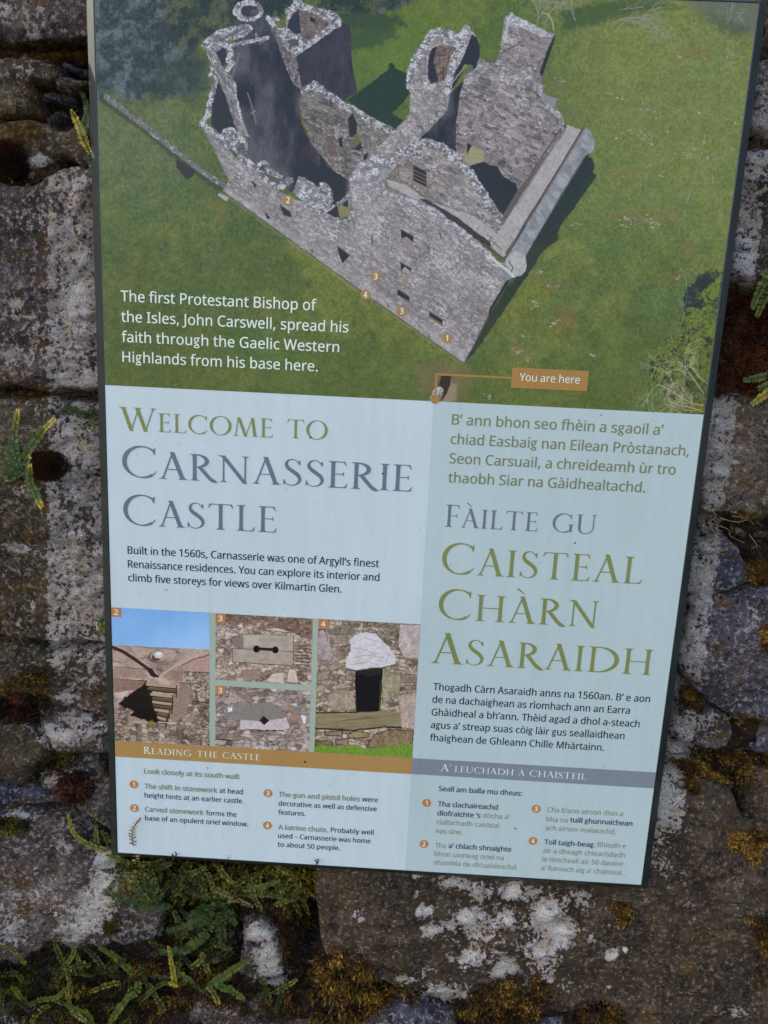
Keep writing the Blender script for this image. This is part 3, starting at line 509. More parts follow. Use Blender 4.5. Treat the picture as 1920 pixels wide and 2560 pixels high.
    p.fill([(700, 390), (728, 310), (760, 300), (735, 400), (768, 520), (720, 545), (700, 505)], (46, 44, 58), rough=1.5)
    p.line([(800, 430), (800, 520)], (56, 52, 60), 2); p.line([(700, 550), (780, 470)], (70, 66, 72), 1.5)
    p.line([(940, 250), (880, 350), (850, 440), (830, 590)], rubble(20, wt=.8), 17, rough=4)
    p.fill([(985, 222), (1012, 240), (1035, 300), (1035, 380), (1020, 485), (990, 478), (990, 425), (965, 415), (945, 425), (905, 500), (870, 560), (850, 580), (875, 460), (912, 405)], (44, 44, 58), rough=1.2)
    p.line([(850, 545), (900, 480), (945, 420)], (120, 126, 122), 4, rough=1.5)
    p.fill([(845, 600), (935, 520), (912, 640), (890, 760), (880, 1010), (800, 965), (700, 905), (615, 930), (720, 830), (822, 715)], dk, rough=1.5)
    # chimney and great gable
    p.fill([(1195, 108), (1245, 84), (1480, 205), (1528, 212), (1505, 300), (1440, 490), (1440, 600), (1100, 470), (1150, 380), (1170, 300)], masonry((108, 102, 110), (144, 136, 140), (152, 148, 154), 20, 8, 16, .3, mc=.5, seed=8), rough=2)
    p.fill([(1205, 112), (1245, 90), (1480, 210), (1500, 240), (1450, 240), (1330, 190), (1240, 150), (1205, 180)], rubble(22, (150, 150, 160), 1.0), rough=3)
    p.line([(1240, 95), (1205, 200), (1200, 260)], (170, 174, 184), 9, rough=4, a=.7)
    p.fill([(1522, 222), (1528, 232), (1500, 320), (1438, 500), (1424, 470), (1470, 330)], (46, 44, 54), rough=1)
    p.line([(1165, 350), (1320, 265)], (70, 66, 72), 2.5)
    p.fill([(905, 620), (935, 500), (1010, 440), (1035, 368), (1085, 405), (1145, 410), (1440, 560), (1500, 720), (1560, 850), (1500, 960), (1270, 1245), (1180, 1200), (1060, 1160), (960, 1075), (880, 1015), (886, 780)], masonry((94, 88, 96), (142, 136, 140), (150, 146, 152), 24, 7.5, 17, .30, mc=.55, seed=9, contrast=1.1), rough=2)
    p.line([(940, 500), (1080, 430), (1200, 470), (1330, 530), (1430, 580)], rubble(23, wt=.2), 16, rough=5, a=.6)
    p.line([(1430, 600), (1480, 680), (1560, 760), (1570, 830)], rubble(24, (150, 148, 154), .5), 13, rough=4)
    p.fill([(948, 925), (985, 932), (1062, 970), (1062, 1052), (970, 1068), (936, 1040)], (142, 138, 112), rough=1, tex=lambda X, Y: (fbm(X / 4, Y / 4, 6) - .5) * 30)
    p.fill([(953, 920), (988, 935), (950, 1005)], (44, 42, 50)); p.line([(900, 900), (960, 915), (1070, 968)], (116, 108, 112), 9)
    for k in range(7): p.line([(975 + k * 12, 855 + k * 3), (980 + k * 12, 895 + k * 3)], (92, 84, 88), 1.6)
    p.fill([(965, 1075), (1062, 1045), (1100, 1070), (1150, 1078), (1180, 1130), (1210, 1155), (1270, 1190), (1282, 1232), (1180, 1400), (1130, 1350), (1050, 1200), (1000, 1120)], (38, 36, 50), rough=1.5)
    # near gable
    p.fill([(430, 1140), (500, 990), (620, 930), (700, 898), (790, 935), (870, 1000), (960, 1075), (1050, 1210), (1150, 1360), (1190, 1420), (1180, 1540), (1000, 1500), (700, 1350), (430, 1260)], masonry((100, 96, 102), (142, 136, 140), (142, 138, 144), 24, 7, 17, .24, mc=.45, seed=12), rough=2)
    p.line([(500, 1000), (620, 950), (700, 920), (790, 955), (870, 1020), (950, 1090), (1000, 1170), (1050, 1250), (1110, 1340), (1165, 1420)], rubble(25, wt=.55), 22, rough=4)
    p.fill([(185, 1175), (250, 1055), (350, 1010), (500, 985), (505, 1060), (425, 1155), (430, 1230), (560, 1290), (480, 1330), (200, 1320)], rubble(26, (136, 134, 142), .35, 8), rough=3)
    p.fill([(380, 1110), (420, 1085), (470, 1100), (440, 1150), (390, 1150)], (126, 134, 140), rough=2, a=.8)
    p.fill([(440, 1160), (510, 1150), (680, 1275), (700, 1330), (560, 1290), (430, 1230)], (116, 114, 116), rough=2)
    p.fill([(605, 1070), (690, 1112), (690, 1215), (605, 1172)], (46, 42, 50))
    for k in range(4): p.line([(605, 1100 + k * 24), (690, 1142 + k * 24)], (128, 108, 96), 1.8)
    p.line([(600, 1065), (600, 1190)], (120, 110, 104), 2.5)
    for k in range(3): p.line([(430, 1165 + k * 22), (505, 1070 + k * 26)], (98, 80, 76), 2)
    for a, b in [((430, 1150), (440, 1235)), ((505, 1065), (512, 1150)), ((440, 1180), (680, 1275)), ((440, 1205), (640, 1290)), ((512, 1150), (680, 1275)), ((500, 1215), (510, 1265)), ((570, 1240), (580, 1290)), ((500, 1205), (525, 1175)), ((570, 1245), (605, 1205)), ((620, 1270), (650, 1235))]: p.line([a, b], (104, 86, 80), 2.0)
    # the long south face
    p.frame(0, 0, 1)
    base_dir = 35
    p.fill([(503, 312), (545, 345), (590, 395), (640, 430), (700, 480), (760, 506), (830, 540), (868, 560), (873, 460), (900, 452), (965, 486), (1060, 520), (1150, 580), (1230, 650), (1278, 695), (1262, 705), (1161, 909), (860, 696), (559, 478), (572, 450), (538, 380)],
           masonry((122, 118, 126), (152, 148, 154), (100, 97, 106), base_dir, 4.8, 16, .16, mc=.5, seed=14, dark=.2, contrast=.85), rough=1.2)
    p.fill([(873, 455), (900, 450), (965, 486), (1060, 520), (1200, 620), (1278, 700), (1262, 705), (1240, 750), (1100, 690), (960, 640), (880, 600)], masonry((122, 119, 127), (160, 156, 163), (98, 95, 104), base_dir, 4.8, 17, .46, mc=.5, seed=15, dark=.3), rough=4, soft=26, a=.85)
    p.fill([(700, 560), (1000, 770), (1165, 880), (1161, 909), (860, 700), (559, 480), (575, 470)], masonry((138, 136, 142), (166, 163, 168), (116, 112, 120), base_dir, 4, 13, .2, seed=16), rough=3, soft=16, a=.8)
    p.line([(559, 480), (860, 697), (1161, 910)], (60, 62, 44), 3, a=.7, soft=2, rough=1)
    p.line([(872, 458), (876, 500), (884, 560)], (84, 80, 90), 5, soft=4, a=.6)
    # rubble heads along the long wall
    p.frame(*Z1)
    p.line([(790, 800), (880, 868), (960, 950)], rubble(27, wt=.5), 14, rough=4)
    p.fill([(890, 880), (930, 840), (985, 815), (1030, 850), (1085, 930), (1075, 990), (1040, 1015), (985, 965)], rubble(28, wt=.5), rough=5)
    p.fill([(1000, 940), (1060, 930), (1080, 980), (1040, 1010)], (58, 54, 64), rough=5, a=.6)
    p.line([(1040, 1020), (1130, 1080), (1210, 1170), (1290, 1215), (1365, 1165)], rubble(29, wt=.6), 15, rough=5)
    p.line([(1130, 1090), (1190, 1050), (1210, 1065)], rubble(30, wt=.7), 11, rough=3); p.line([(1215, 1100), (1300, 1150)], rubble(30, wt=.4), 13, rough=4)
    p.fill([(1375, 1245), (1420, 1135), (1480, 1165), (1560, 1215), (1625, 1285), (1600, 1350), (1560, 1380), (1470, 1320)], rubble(31, (130, 130, 136), .4), rough=4)
    p.fill([(1560, 1200), (1620, 1210), (1600, 1250), (1570, 1240)], (120, 108, 96), rough=2)
    p.fill([(1600, 1270), (1680, 1290), (1640, 1340), (1560, 1370)], (46, 44, 56), rough=4, a=.8)
    p.line([(1560, 1380), (1660, 1340), (1740, 1260)], rubble(32, wt=.4), 10, rough=5)
    for pts in [[(1290, 1318), (1362, 1372), (1370, 1408), (1318, 1392)], [(1195, 1375), (1240, 1415), (1212, 1418)], [(1105, 1163), (1148, 1200), (1132, 1216)]]: p.fill(pts, (44, 42, 54))
    p.frame(*Z5)
    p.fill([(0, 35), (60, 60), (95, 150), (50, 235), (0, 205)], rubble(33, wt=.45), rough=4); p.fill([(48, 235), (112, 188), (128, 272), (100, 270)], (42, 40, 52), rough=1.5)
    p.fill([(112, 185), (200, 208), (205, 245), (130, 268)], (120, 116, 88), rough=3); p.line([(60, 270), (140, 300), (200, 290), (210, 240)], rubble(34, wt=.5), 10, rough=5)
    for pts in [[(525, 345), (605, 390), (605, 428), (562, 395), (527, 412)], [(522, 558), (592, 600), (590, 618), (552, 585), (524, 612)], [(502, 730), (580, 782), (578, 824), (502, 768)], [(710, 878), (796, 932), (792, 972), (707, 918)], [(110, 450), (193, 512), (147, 566), (125, 512)]]:
        p.fill(pts, (36, 34, 44)); p.line(pts[:2], (86, 80, 84), 2.4)
    p.fill([(530, 400), (562, 392), (600, 430), (575, 450)], (132, 124, 110), rough=1.5, a=.8); p.fill([(710, 905), (790, 955), (790, 972), (708, 920)], (104, 98, 92)); p.fill([(506, 768), (576, 806), (578, 826), (540, 800)], (96, 92, 94), rough=1)
    p.fill([(530, 620), (552, 590), (590, 620), (560, 720), (530, 715)], (140, 132, 118), rough=3, soft=4, a=.5)
    for x, y in [(441, 838), (706, 1032), (1503 - 1555, 485)]: p.line([(x, y - 13), (x + 1, y + 13)], (34, 32, 40), 2)
    p.line([(335, 385), (338, 435)], (60, 56, 66), 3); p.line([(780, 370), (782, 400)], (60, 56, 66), 2.5)
    # wall-walk and parapets
    wl = lambda X, Y: mix((136, 135, 142), (170, 168, 174), fbm(X / 14, Y / 14, 61, 5, .65)) + ((fbm(X / 2.2, Y / 2.2, 60, 2) - .5) * 34)[..., None]
    p.fill([(430, 20), (560, 60), (700, 160), (1000, 260), (1150, 380), (1210, 470), (1200, 540), (1100, 450), (930, 330), (760, 200), (600, 140), (440, 60)], wl, rough=2)
    p.fill([(640, 148), (690, 150), (760, 190), (880, 260), (1000, 350), (1100, 425), (1110, 450), (1075, 462), (1040, 430), (930, 345), (830, 280), (770, 215), (700, 185)], (58, 52, 62), rough=1.5)
    p.line([(425, 118), (560, 150), (650, 185), (780, 262), (930, 365), (1060, 480), (1130, 560), (1235, 610)], lambda X, Y: mix((116, 118, 128), (176, 178, 188), sstep(fbm(X / 7, Y / 5, 63, 4, .65), .36, .64)), 15, rough=4)
    for x, y in [(760, 258), (840, 300), (935, 375), (1020, 340), (1120, 450), (690, 190), (1060, 480)]: p.line([(x - 8, y + 22), (x + 10, y - 14)], (84, 80, 90), 1.2)
    p.line([(1060, 440), (1190, 535)], (86, 68, 66), 6); p.line([(1080, 380), (1215, 465)], (92, 76, 74), 2); p.line([(1100, 410), (1210, 500)], (92, 76, 74), 2)
    for x, y in [(1130, 440), (1170, 470), (1100, 420)]: p.line([(x, y), (x + 14, y - 30)], (92, 76, 74), 1.8)
    p.frame(0, 0, 1)
    p.fill([(1418, 312), (1456, 326), (1380, 445), (1300, 580), (1262, 632), (1235, 598), (1310, 480)], wl, rough=1)
    p.fill([(1456, 324), (1466, 318), (1478, 330), (1487, 352), (1484, 376), (1460, 392), (1400, 490), (1316, 636), (1312, 662), (1290, 690), (1262, 702), (1240, 690), (1262, 652), (1330, 540)], lambda X, Y: mix((110, 114, 126), (152, 156, 168), fbm(X / 12, Y / 12, 62, 5, .65)) + ((cells((X * .55 + Y * .83) / 20, (X * .83 - Y * .55) / 14, 5)[2] - .5) * 26)[..., None], rough=1)
    for t in range(12):
        a = t / 11; x, y = 1475 - 190 * a, 385 + 250 * a; p.line([(x, y), (x - 26, y - 20)], (92, 92, 104), 1.1)
    p.line([(1458, 320), (1384, 445), (1311, 560), (1259, 652)], (84, 74, 80), 5); p.line([(1462, 322), (1388, 447), (1315, 562)], (112, 96, 96), 2)
    p.line([(1402, 322), (1340, 415), (1280, 513), (1255, 552)], (90, 78, 82), 5); p.line([(1412, 326), (1350, 420), (1290, 518)], (130, 112, 110), 2.5)
    p.line([(1455, 372), (1462, 392), (1330, 610)], (104, 106, 118), 3, a=.6)
    p.fill(ell(1290, 660, 26, 32, 20), lambda X, Y: mix((138, 140, 146), (176, 178, 186), fbm(X / 8, Y / 8, 64, 3)), rough=3)
    p.line([(1272, 652), (1282, 668), (1276, 690)], (64, 58, 66), 2.5); p.line([(1262, 640), (1245, 656), (1272, 668)], (84, 78, 86), 2)
    p.line([(1225, 640), (1262, 672), (1285, 690)], (182, 184, 192), 7, rough=2)
    p.frame(*Z5); p.line([(935, 1213), (1100, 900), (1215, 680)], (70, 66, 76), 3); p.line([(1100, 895), (1105, 860), (1215, 680)], (36, 34, 40), 5)
    p.frame(*Z3)
    for k in range(4): p.line([(205 + k * 4, 612 + k * 22), (350, 680 + k * 20), (490 - k * 6, 745 + k * 22)], (104, 96, 88), 1.4)
    for x, y in [(300, 655), (420, 715), (490, 745)]: p.line([(x, y), (x - 26, y + 80)], (96, 86, 80), 2)
    p.line([(290, 800), (350, 825), (305, 905)], (80, 70, 70), 2); p.fill([(190, 600), (290, 640), (280, 690), (200, 660)], (128, 128, 136), rough=3)
    # bushes lower right
    p.frame(*Z6)
    p.fill([(1100, 780), (1120, 620), (1140, 560), (1190, 540), (1210, 480), (1300, 455), (1400, 470), (1380, 700), (1250, 760), (1160, 740)], lambda X, Y: mix((28, 36, 30), (62, 76, 44), sstep(fbm(X / 8, Y / 8, 72, 4), .45, .75)), rough=11, fs=.2)
    p.fill([(880, 1180), (900, 1060), (970, 1000), (980, 900), (1040, 880), (1090, 900), (1100, 760), (1200, 720), (1390, 560), (1330, 1250), (1240, 1420), (1100, 1390), (1000, 1250)], lambda X, Y: mix((34, 44, 26), (88, 94, 44), sstep(fbm(X / 7, Y / 7, 71, 5, .65), .32, .68)), rough=10, a=.95)
    R = random.Random(12)
    for _ in range(5200):
        t = R.random(); y = 480 + 900 * t; xr = 1345 - 100 * (t - .1); xl = 1350 - 470 * min(1, max(0, (t - .02) / .6)) ** .8
        x = xl + (xr - xl) * R.random() ** .7
        if fbm(np.array([x / 48.]), np.array([y / 48.]), 73, 3)[0] < .47 + .08 * (t > .75): continue
        r = R.uniform(3.5, 7.5); g_ = R.random(); c = (66 + 54 * g_, 86 + 48 * g_, 32 + 16 * g_) if t < .82 else (86 + 30 * g_, 90 + 30 * g_, 50)
        p.fill([(x - r, y), (x, y - r), (x + r, y), (x, y + r)], c, a=.75)
    for x, y, a, l, w in [(1240, 1330, 3.6, 330, 6), (1245, 1250, 3.9, 260, 6), (1235, 1370, 3.3, 170, 6), (1270, 1190, 4.0, 200, 5), (1060, 1180, 2.6, 150, 4), (1140, 1060, 1.9, 160, 3)]: branch(x, y, a, l, w, (164, 164, 150))
    # worn path and the visitor's spot
    p.frame(*Z5)
    soft(Z5, [(600, 1220), (800, 1200), (1000, 1260), (940, 1452), (640, 1400)], (112, 94, 74), 26, .6, 14)
    soft(Z5, [(830, 1330), (880, 1350), (890, 1452), (790, 1480)], (138, 122, 112), 7, .8, 6)
    p.fill([(785, 1295), (850, 1295), (845, 1350), (815, 1420), (795, 1450), (760, 1430), (770, 1350)], (40, 34, 36), rough=2)
    p.fill([(735, 1380), (780, 1360), (805, 1400), (780, 1450), (700, 1460)], rubble(36, (120, 110, 108), .5, 4), rough=3)
    # even hue shift, then ink darkened against the sky's sheen, least at the bottom
    p.img[..., 1] += 2; p.img[..., 2] -= 3
    vv = np.linspace(0, 1, p.H)[:, None, None] * np.ones((1, p.W, 1))
    return p.finish('aerial_print', haze=np.array([.017, .022, .030]) * (1 - .75 * sstep(vv, .62, 1.0)), grain=7)
def inset(kind):
    if kind == 'corbel':
        p = Print(0, 600.6, 106, 756.3, 3); p.frame(240, 1480, 2.86)
        X, Y = (p.X - 240) * 2.86, (p.Y - 1480) * 2.86
        s = mix((112, 162, 214), (150, 190, 228), sstep(fbm(p.X / 200, p.Y / 130, 3, 3) + (p.Y - 1560) / 300, .2, .95)); p.img[:] = s
        p.fill([(60, 380), (125, 378), (812, 412), (900, 420), (900, 1200), (60, 1200)], masonry((146, 126, 118), (174, 158, 148), (124, 108, 102), 4, 26, 55, .25, mc=.35, seed=41, wcol=(206, 198, 190)), rough=1.5)
        p.fill([(60, 860), (240, 800), (240, 930), (560, 950), (640, 780), (640, 560), (900, 560), (900, 1200), (60, 1200)], masonry((98, 88, 76), (162, 148, 134), (62, 54, 48), 4, 10, 15, .3, mc=.42, seed=42, dark=.15, contrast=1.35, wcol=(200, 192, 182)), rough=6, soft=8)
        for pts, c in [([(120, 620), (360, 630), (350, 690), (130, 720)], (120, 96, 86)), ([(210, 810), (400, 800), (380, 900), (250, 860)], (128, 102, 90)), ([(520, 560), (620, 570), (620, 640), (540, 630)], (132, 108, 98)), ([(600, 640), (700, 700), (640, 760), (590, 740)], (128, 104, 96)), ([(230, 870), (380, 900), (380, 925), (230, 922)], (146, 120, 108)), ([(120, 540), (340, 560), (350, 620), (120, 610)], (140, 120, 104))]:
            p.fill(pts, c, rough=2, a=.8, tex=lambda X, Y: (fbm(X / 2.5, Y / 2.5, 6) - .5) * 50)
        p.fill([(690, 480), (812, 460), (812, 570), (630, 560), (610, 530)], (160, 136, 130), rough=1, tex=lambda X, Y: (fbm(X / 2.5, Y / 2.5, 8) - .5) * 50)
        for a, b in [((120, 535), (350, 550)), ((120, 615), (360, 635)), ((560, 640), (700, 665)), ((640, 570), (812, 575)), ((700, 700), (730, 780)), ((730, 780), (812, 800))]: p.line([a, b], (60, 46, 42), 1.5, rough=1)
        p.line([(120, 395), (190, 425), (260, 470), (340, 525), (400, 570), (440, 600)], (52, 40, 34), 8); p.line([(120, 375), (200, 405), (270, 450), (350, 505), (440, 590)], (168, 150, 136), 3)
        p.fill([(350, 535), (400, 545), (435, 600), (420, 612), (390, 600)], (46, 36, 32)); p.line([(812, 425), (700, 460), (600, 510), (510, 560), (460, 600)], (172, 154, 138), 6); p.line([(812, 450), (700, 480), (610, 525)], (70, 56, 50), 2)
        p.fill(ell(440, 465, 68, 42), (96, 80, 70), soft=2); p.fill(ell(448, 460, 62, 38), (158, 142, 132)); p.fill(ell(430, 470, 34, 24), (84, 72, 64)); p.fill(ell(448, 450, 34, 24), (186, 186, 188)); p.fill(ell(448, 440, 20, 12), (222, 224, 228))
        p.fill([(355, 640), (390, 690), (440, 830), (450, 940), (380, 900), (240, 840), (160, 805), (200, 760), (300, 690)], (30, 25, 24), rough=4, soft=3); p.fill([(240, 880), (330, 830), (430, 840), (470, 935), (390, 930)], (28, 22, 20), rough=3)
        p.fill([(560, 700), (690, 700), (640, 870), (560, 930), (510, 900), (530, 800)], (134, 118, 106), rough=2, tex=lambda X, Y: (fbm(X / 2.5, Y / 2.5, 8) - .5) * 50)
        for i, (x0, x1, y) in enumerate([(355, 575, 650), (365, 575, 680), (385, 548, 720), (400, 548, 750), (400, 545, 775), (405, 545, 800), (415, 525, 830), (430, 515, 860), (435, 505, 885), (445, 500, 905)]):
            p.fill([(x0, y), (x1, y + 18), (x1, y + 42), (x0 + 5, y + 24)], (158, 144, 118) if i % 2 == 0 else (88, 76, 62)); p.line([(x0, y + 22), (x1, y + 42)], (30, 24, 22), 2.6)
            p.line([(x1, y + 18), (x1 - 2, y + 70)], (60, 50, 42), 3)
        p.line([(440, 930), (575, 938)], (196, 182, 172), 2); p.fill([(370, 920), (410, 910), (410, 950), (360, 950)], (110, 112, 44), rough=3, a=.8)
        return p.finish('corbel_print', grain=6)
    if kind == 'gunloop':
        p = Print(112.7, 601.0, 217.1, 676.8, 3); p.frame(240, 1480, 2.86)
        p.img[:] = masonry((122, 108, 96), (178, 166, 156), (70, 58, 50), 3, 10, 17, .35, mc=.42, seed=51, dark=.15, contrast=1.35, wcol=(206, 198, 194))(p.X, p.Y)
        p.fill([(900, 130), (1560, 170), (1560, 340), (1400, 290), (1100, 240), (900, 220)], masonry((96, 78, 66), (140, 120, 104), (66, 52, 46), 3, 7, 10, .1, seed=52), rough=8, soft=5, a=.85)
        sl_ = lambda X, Y: mix((138, 130, 118), (168, 162, 150), fbm(X / 16, Y / 10, 53, 4)) + ((fbm(X / 2, Y / 2, 54, 2) - .5) * 24)[..., None]
        p.fill([(1050, 302), (1410, 318), (1412, 425), (1180, 412), (1050, 400)], sl_, rough=1); p.fill([(975, 400), (1170, 402), (1410, 430), (1405, 524), (975, 498)], sl_, rough=1); p.fill([(970, 330), (1050, 310), (1055, 400), (985, 395)], (120, 112, 104), rough=2)
        p.fill([(1060, 310), (1170, 310), (1170, 375), (1060, 390)], (176, 172, 162), rough=3, soft=3, a=.6)
        for a, b in [((975, 400), (1412, 428)), ((975, 500), (1405, 526)), ((1412, 318), (1412, 520)), ((975, 400), (975, 498)), ((1050, 300), (970, 330))]: p.line([a, b], (74, 62, 54), 1.6, rough=.8)
        for pts in [[(1040, 560), (1180, 555), (1180, 620), (1060, 640)], [(1210, 640), (1260, 580), (1345, 570), (1345, 655)], [(1360, 640), (1380, 545), (1430, 560), (1450, 650)], [(1060, 250), (1100, 240), (1130, 290), (1150, 295)], [(1230, 280), (1340, 290), (1320, 305)], [(1190, 262), (1300, 255), (1410, 290), (1300, 282)], [(1490, 350), (1530, 350), (1520, 378)]]:
            p.fill(pts, (186, 172, 164) if pts[0][0] != 1040 else (138, 124, 108), rough=2, tex=lambda X, Y: (fbm(X / 3, Y / 5, 8) - .5) * 40); p.line(pts + pts[:1], (92, 76, 68), 1.2, rough=1)
        for x in (1148, 1282): p.fill(ell(x, 407 + (x - 1148) * .05, 24, 25), (20, 18, 16))
        p.line([(1165, 406), (1265, 412)], (22, 20, 18), 8); p.line([(1170, 414), (1262, 420)], (112, 100, 88), 1.6)
        for k in range(7): p.line([(1430, 385 + k * 22), (1530, 380 + k * 24)], (70, 54, 44), 2.2, rough=1.5)
        return p.finish('gunloop_print', grain=6)
    if kind == 'diamond':
        p = Print(112.7, 683.7, 217.1, 756.6, 3); p.frame(240, 1480, 2.86)
        p.img[:] = masonry((112, 102, 94), (170, 160, 154), (74, 64, 58), -4, 10, 20, .35, mc=.38, seed=61, dark=.15, contrast=1.35, wcol=(204, 200, 204))(p.X, p.Y)
        p.fill([(930, 830), (1000, 800), (1240, 790), (1330, 820), (1350, 900), (1200, 930), (920, 905)], (122, 118, 114), rough=3, tex=lambda X, Y: (fbm(X / 3, Y / 3, 8) - .5) * 40)
        p.fill([(1030, 915), (1180, 925), (1360, 900), (1380, 960), (1340, 990), (1030, 980)], (176, 172, 174), rough=3, tex=lambda X, Y: (fbm(X / 3, Y / 3, 9) - .5) * 50)
        p.fill([(1390, 870), (1470, 880), (1470, 930), (1390, 920)], (150, 120, 102), rough=4, soft=4, a=.8); p.fill([(1330, 830), (1400, 820), (1390, 850)], (150, 112, 94), rough=3, a=.8)
        p.fill([(880, 760), (1050, 750), (1060, 780), (900, 790)], (168, 160, 152), rough=4, soft=5, a=.7)
        p.fill([(940, 830), (975, 820), (975, 850), (945, 862)], (218, 222, 230), rough=2); p.fill([(862, 870), (885, 868), (880, 885)], (210, 214, 220)); p.fill([(1470, 880), (1500, 890), (1500, 940), (1480, 940)], (206, 206, 212), rough=3)
        p.line([(1030, 985), (1340, 992)], (54, 44, 40), 2, rough=1.5); p.line([(860, 1050), (960, 1060)], (50, 42, 38), 3, rough=2); p.line([(920, 910), (1030, 920)], (80, 70, 64), 1.5, rough=1)
        p.fill([(1168, 918), (1198, 884), (1238, 920), (1202, 952)], (36, 26, 24))
        return p.finish('diamond_print', grain=6)
    p = Print(223.2, 600.8, 332.0, 756.5, 3); p.frame(660, 1480, 2.86)
    p.img[:] = masonry((112, 102, 86), (168, 156, 142), (62, 52, 44), 3, 10, 18, .25, mc=.42, seed=71, dark=.15, contrast=1.35, wcol=(196, 192, 186))(p.X, p.Y)
    st = lambda c: (lambda X, Y: np.asarray(c, float) + ((fbm(X / 3, Y / 4, 8, 3) - .5) * 60)[..., None] + ((fbm(X / 12, Y / 14, 18, 3) - .5) * 40)[..., None])
    for pts, c in [([(390, 280), (430, 270), (500, 440), (490, 485), (385, 490)], (150, 142, 140)), ([(975, 228), (1120, 235), (1110, 480), (1000, 470), (960, 380)], (168, 160, 158)), ([(450, 740), (540, 695), (640, 710), (660, 840), (560, 850), (480, 850)], (148, 136, 120)),
                   ([(960, 740), (1090, 720), (1080, 980), (980, 970)], (160, 148, 138)), ([(430, 510), (520, 490), (560, 530), (480, 570)], (136, 126, 116)), ([(385, 580), (470, 560), (460, 620), (385, 640)], (142, 128, 118)), ([(480, 680), (560, 650), (640, 680), (500, 700)], (152, 146, 134)),
                   ([(820, 250), (950, 260), (940, 285), (820, 280)], (130, 128, 122)), ([(450, 270), (640, 250), (660, 285), (560, 310), (470, 300)], (116, 112, 104)), ([(490, 330), (595, 320), (595, 370), (500, 370)], (136, 126, 114)), ([(515, 390), (590, 385), (580, 415), (520, 420)], (118, 108, 98)), ([(780, 295), (940, 310), (935, 340), (850, 330)], (134, 130, 122)), ([(520, 440), (585, 430), (580, 455), (520, 460)], (124, 112, 100)),
                   ([(850, 560), (980, 580), (970, 720), (850, 800), (840, 640)], (140, 136, 112)), ([(985, 590), (1090, 590), (1090, 650), (1000, 650)], (126, 118, 108)), ([(900, 345), (940, 350), (930, 372)], (192, 190, 190)), ([(690, 215), (710, 225), (705, 275), (688, 265)], (170, 168, 160)), ([(740, 215), (790, 215), (790, 240), (740, 240)], (124, 120, 110))]:
        p.fill(pts, st(c), rough=2.5); p.line(pts + pts[:1], (72, 60, 52), 1.3, rough=2, a=.6)
    p.fill([(370, 870), (640, 865), (860, 845), (975, 870), (985, 960), (860, 960), (640, 985), (480, 985), (370, 960)], lambda X, Y: mix((104, 100, 74), (146, 138, 108), fbm(X / 26, Y / 3.5, 77, 4)), rough=2)
    p.line([(370, 865), (640, 860), (840, 848)], (48, 42, 34), 3, rough=1.5); p.line([(370, 975), (640, 990), (860, 965), (980, 970)], (46, 40, 32), 4, rough=1.5); p.line([(560, 920), (780, 895)], (70, 64, 48), 1.5)
    for pts, c in [([(430, 1000), (560, 995), (560, 1030), (440, 1025)], (126, 116, 88)), ([(590, 1030), (640, 995), (760, 1010), (740, 1040), (620, 1045)], (138, 126, 94)), ([(730, 1110), (790, 1020), (900, 985), (1070, 990), (1060, 1080), (930, 1120)], (124, 108, 84)), ([(510, 1060), (600, 1050), (600, 1100), (520, 1090)], (140, 120, 106)), ([(370, 1060), (490, 1070), (490, 1110), (370, 1100)], (104, 98, 66))]:
        p.fill(pts, st(c), rough=3); p.line(pts + pts[:1], (44, 38, 30), 2.2, rough=2, a=.8)
    p.fill([(655, 545), (850, 535), (842, 700), (828, 850), (662, 855), (650, 660)], (22, 22, 26), rough=1); p.fill([(665, 560), (845, 550), (838, 580), (760, 605), (670, 590)], (42, 42, 30), rough=2, a=.7)
    p.line([(836, 640), (826, 845)], (74, 76, 42), 4, a=.7, soft=2)
    p.fill([(583, 540), (585, 480), (620, 420), (615, 340), (650, 305), (730, 287), (800, 300), (850, 350), (905, 410), (945, 470), (940, 515), (880, 540), (820, 540), (740, 545), (660, 560), (610, 555)], lambda X, Y: mix((172, 172, 174), (206, 208, 214), fbm(X / 12, Y / 8, 78, 4)) + ((fbm(X / 4, Y / 3, 79, 3) - .5) * 34)[..., None], rough=2)
    for a in [[(630, 400), (720, 410), (800, 450)], [(640, 470), (740, 450), (860, 470)], [(620, 520), (740, 500), (820, 520)], [(870, 500), (900, 440)], [(720, 330), (820, 350)]]: p.line(a, (140, 138, 138), 1.6, rough=1.5, a=.8)
    p.line([(590, 550), (660, 565), (760, 552), (860, 540), (940, 520)], (60, 54, 46), 3, rough=1)
    p.fill([(355, 1110), (420, 1095), (520, 1110), (650, 1085), (720, 1120), (900, 1110), (1000, 1085), (1100, 1080), (1100, 1230), (355, 1180)], lambda X, Y: mix((74, 112, 34), (126, 158, 66), fbm(X / 1.6, Y / 6, 80, 3)), rough=5, fs=.4)
    return p.finish('chute_print', grain=6)

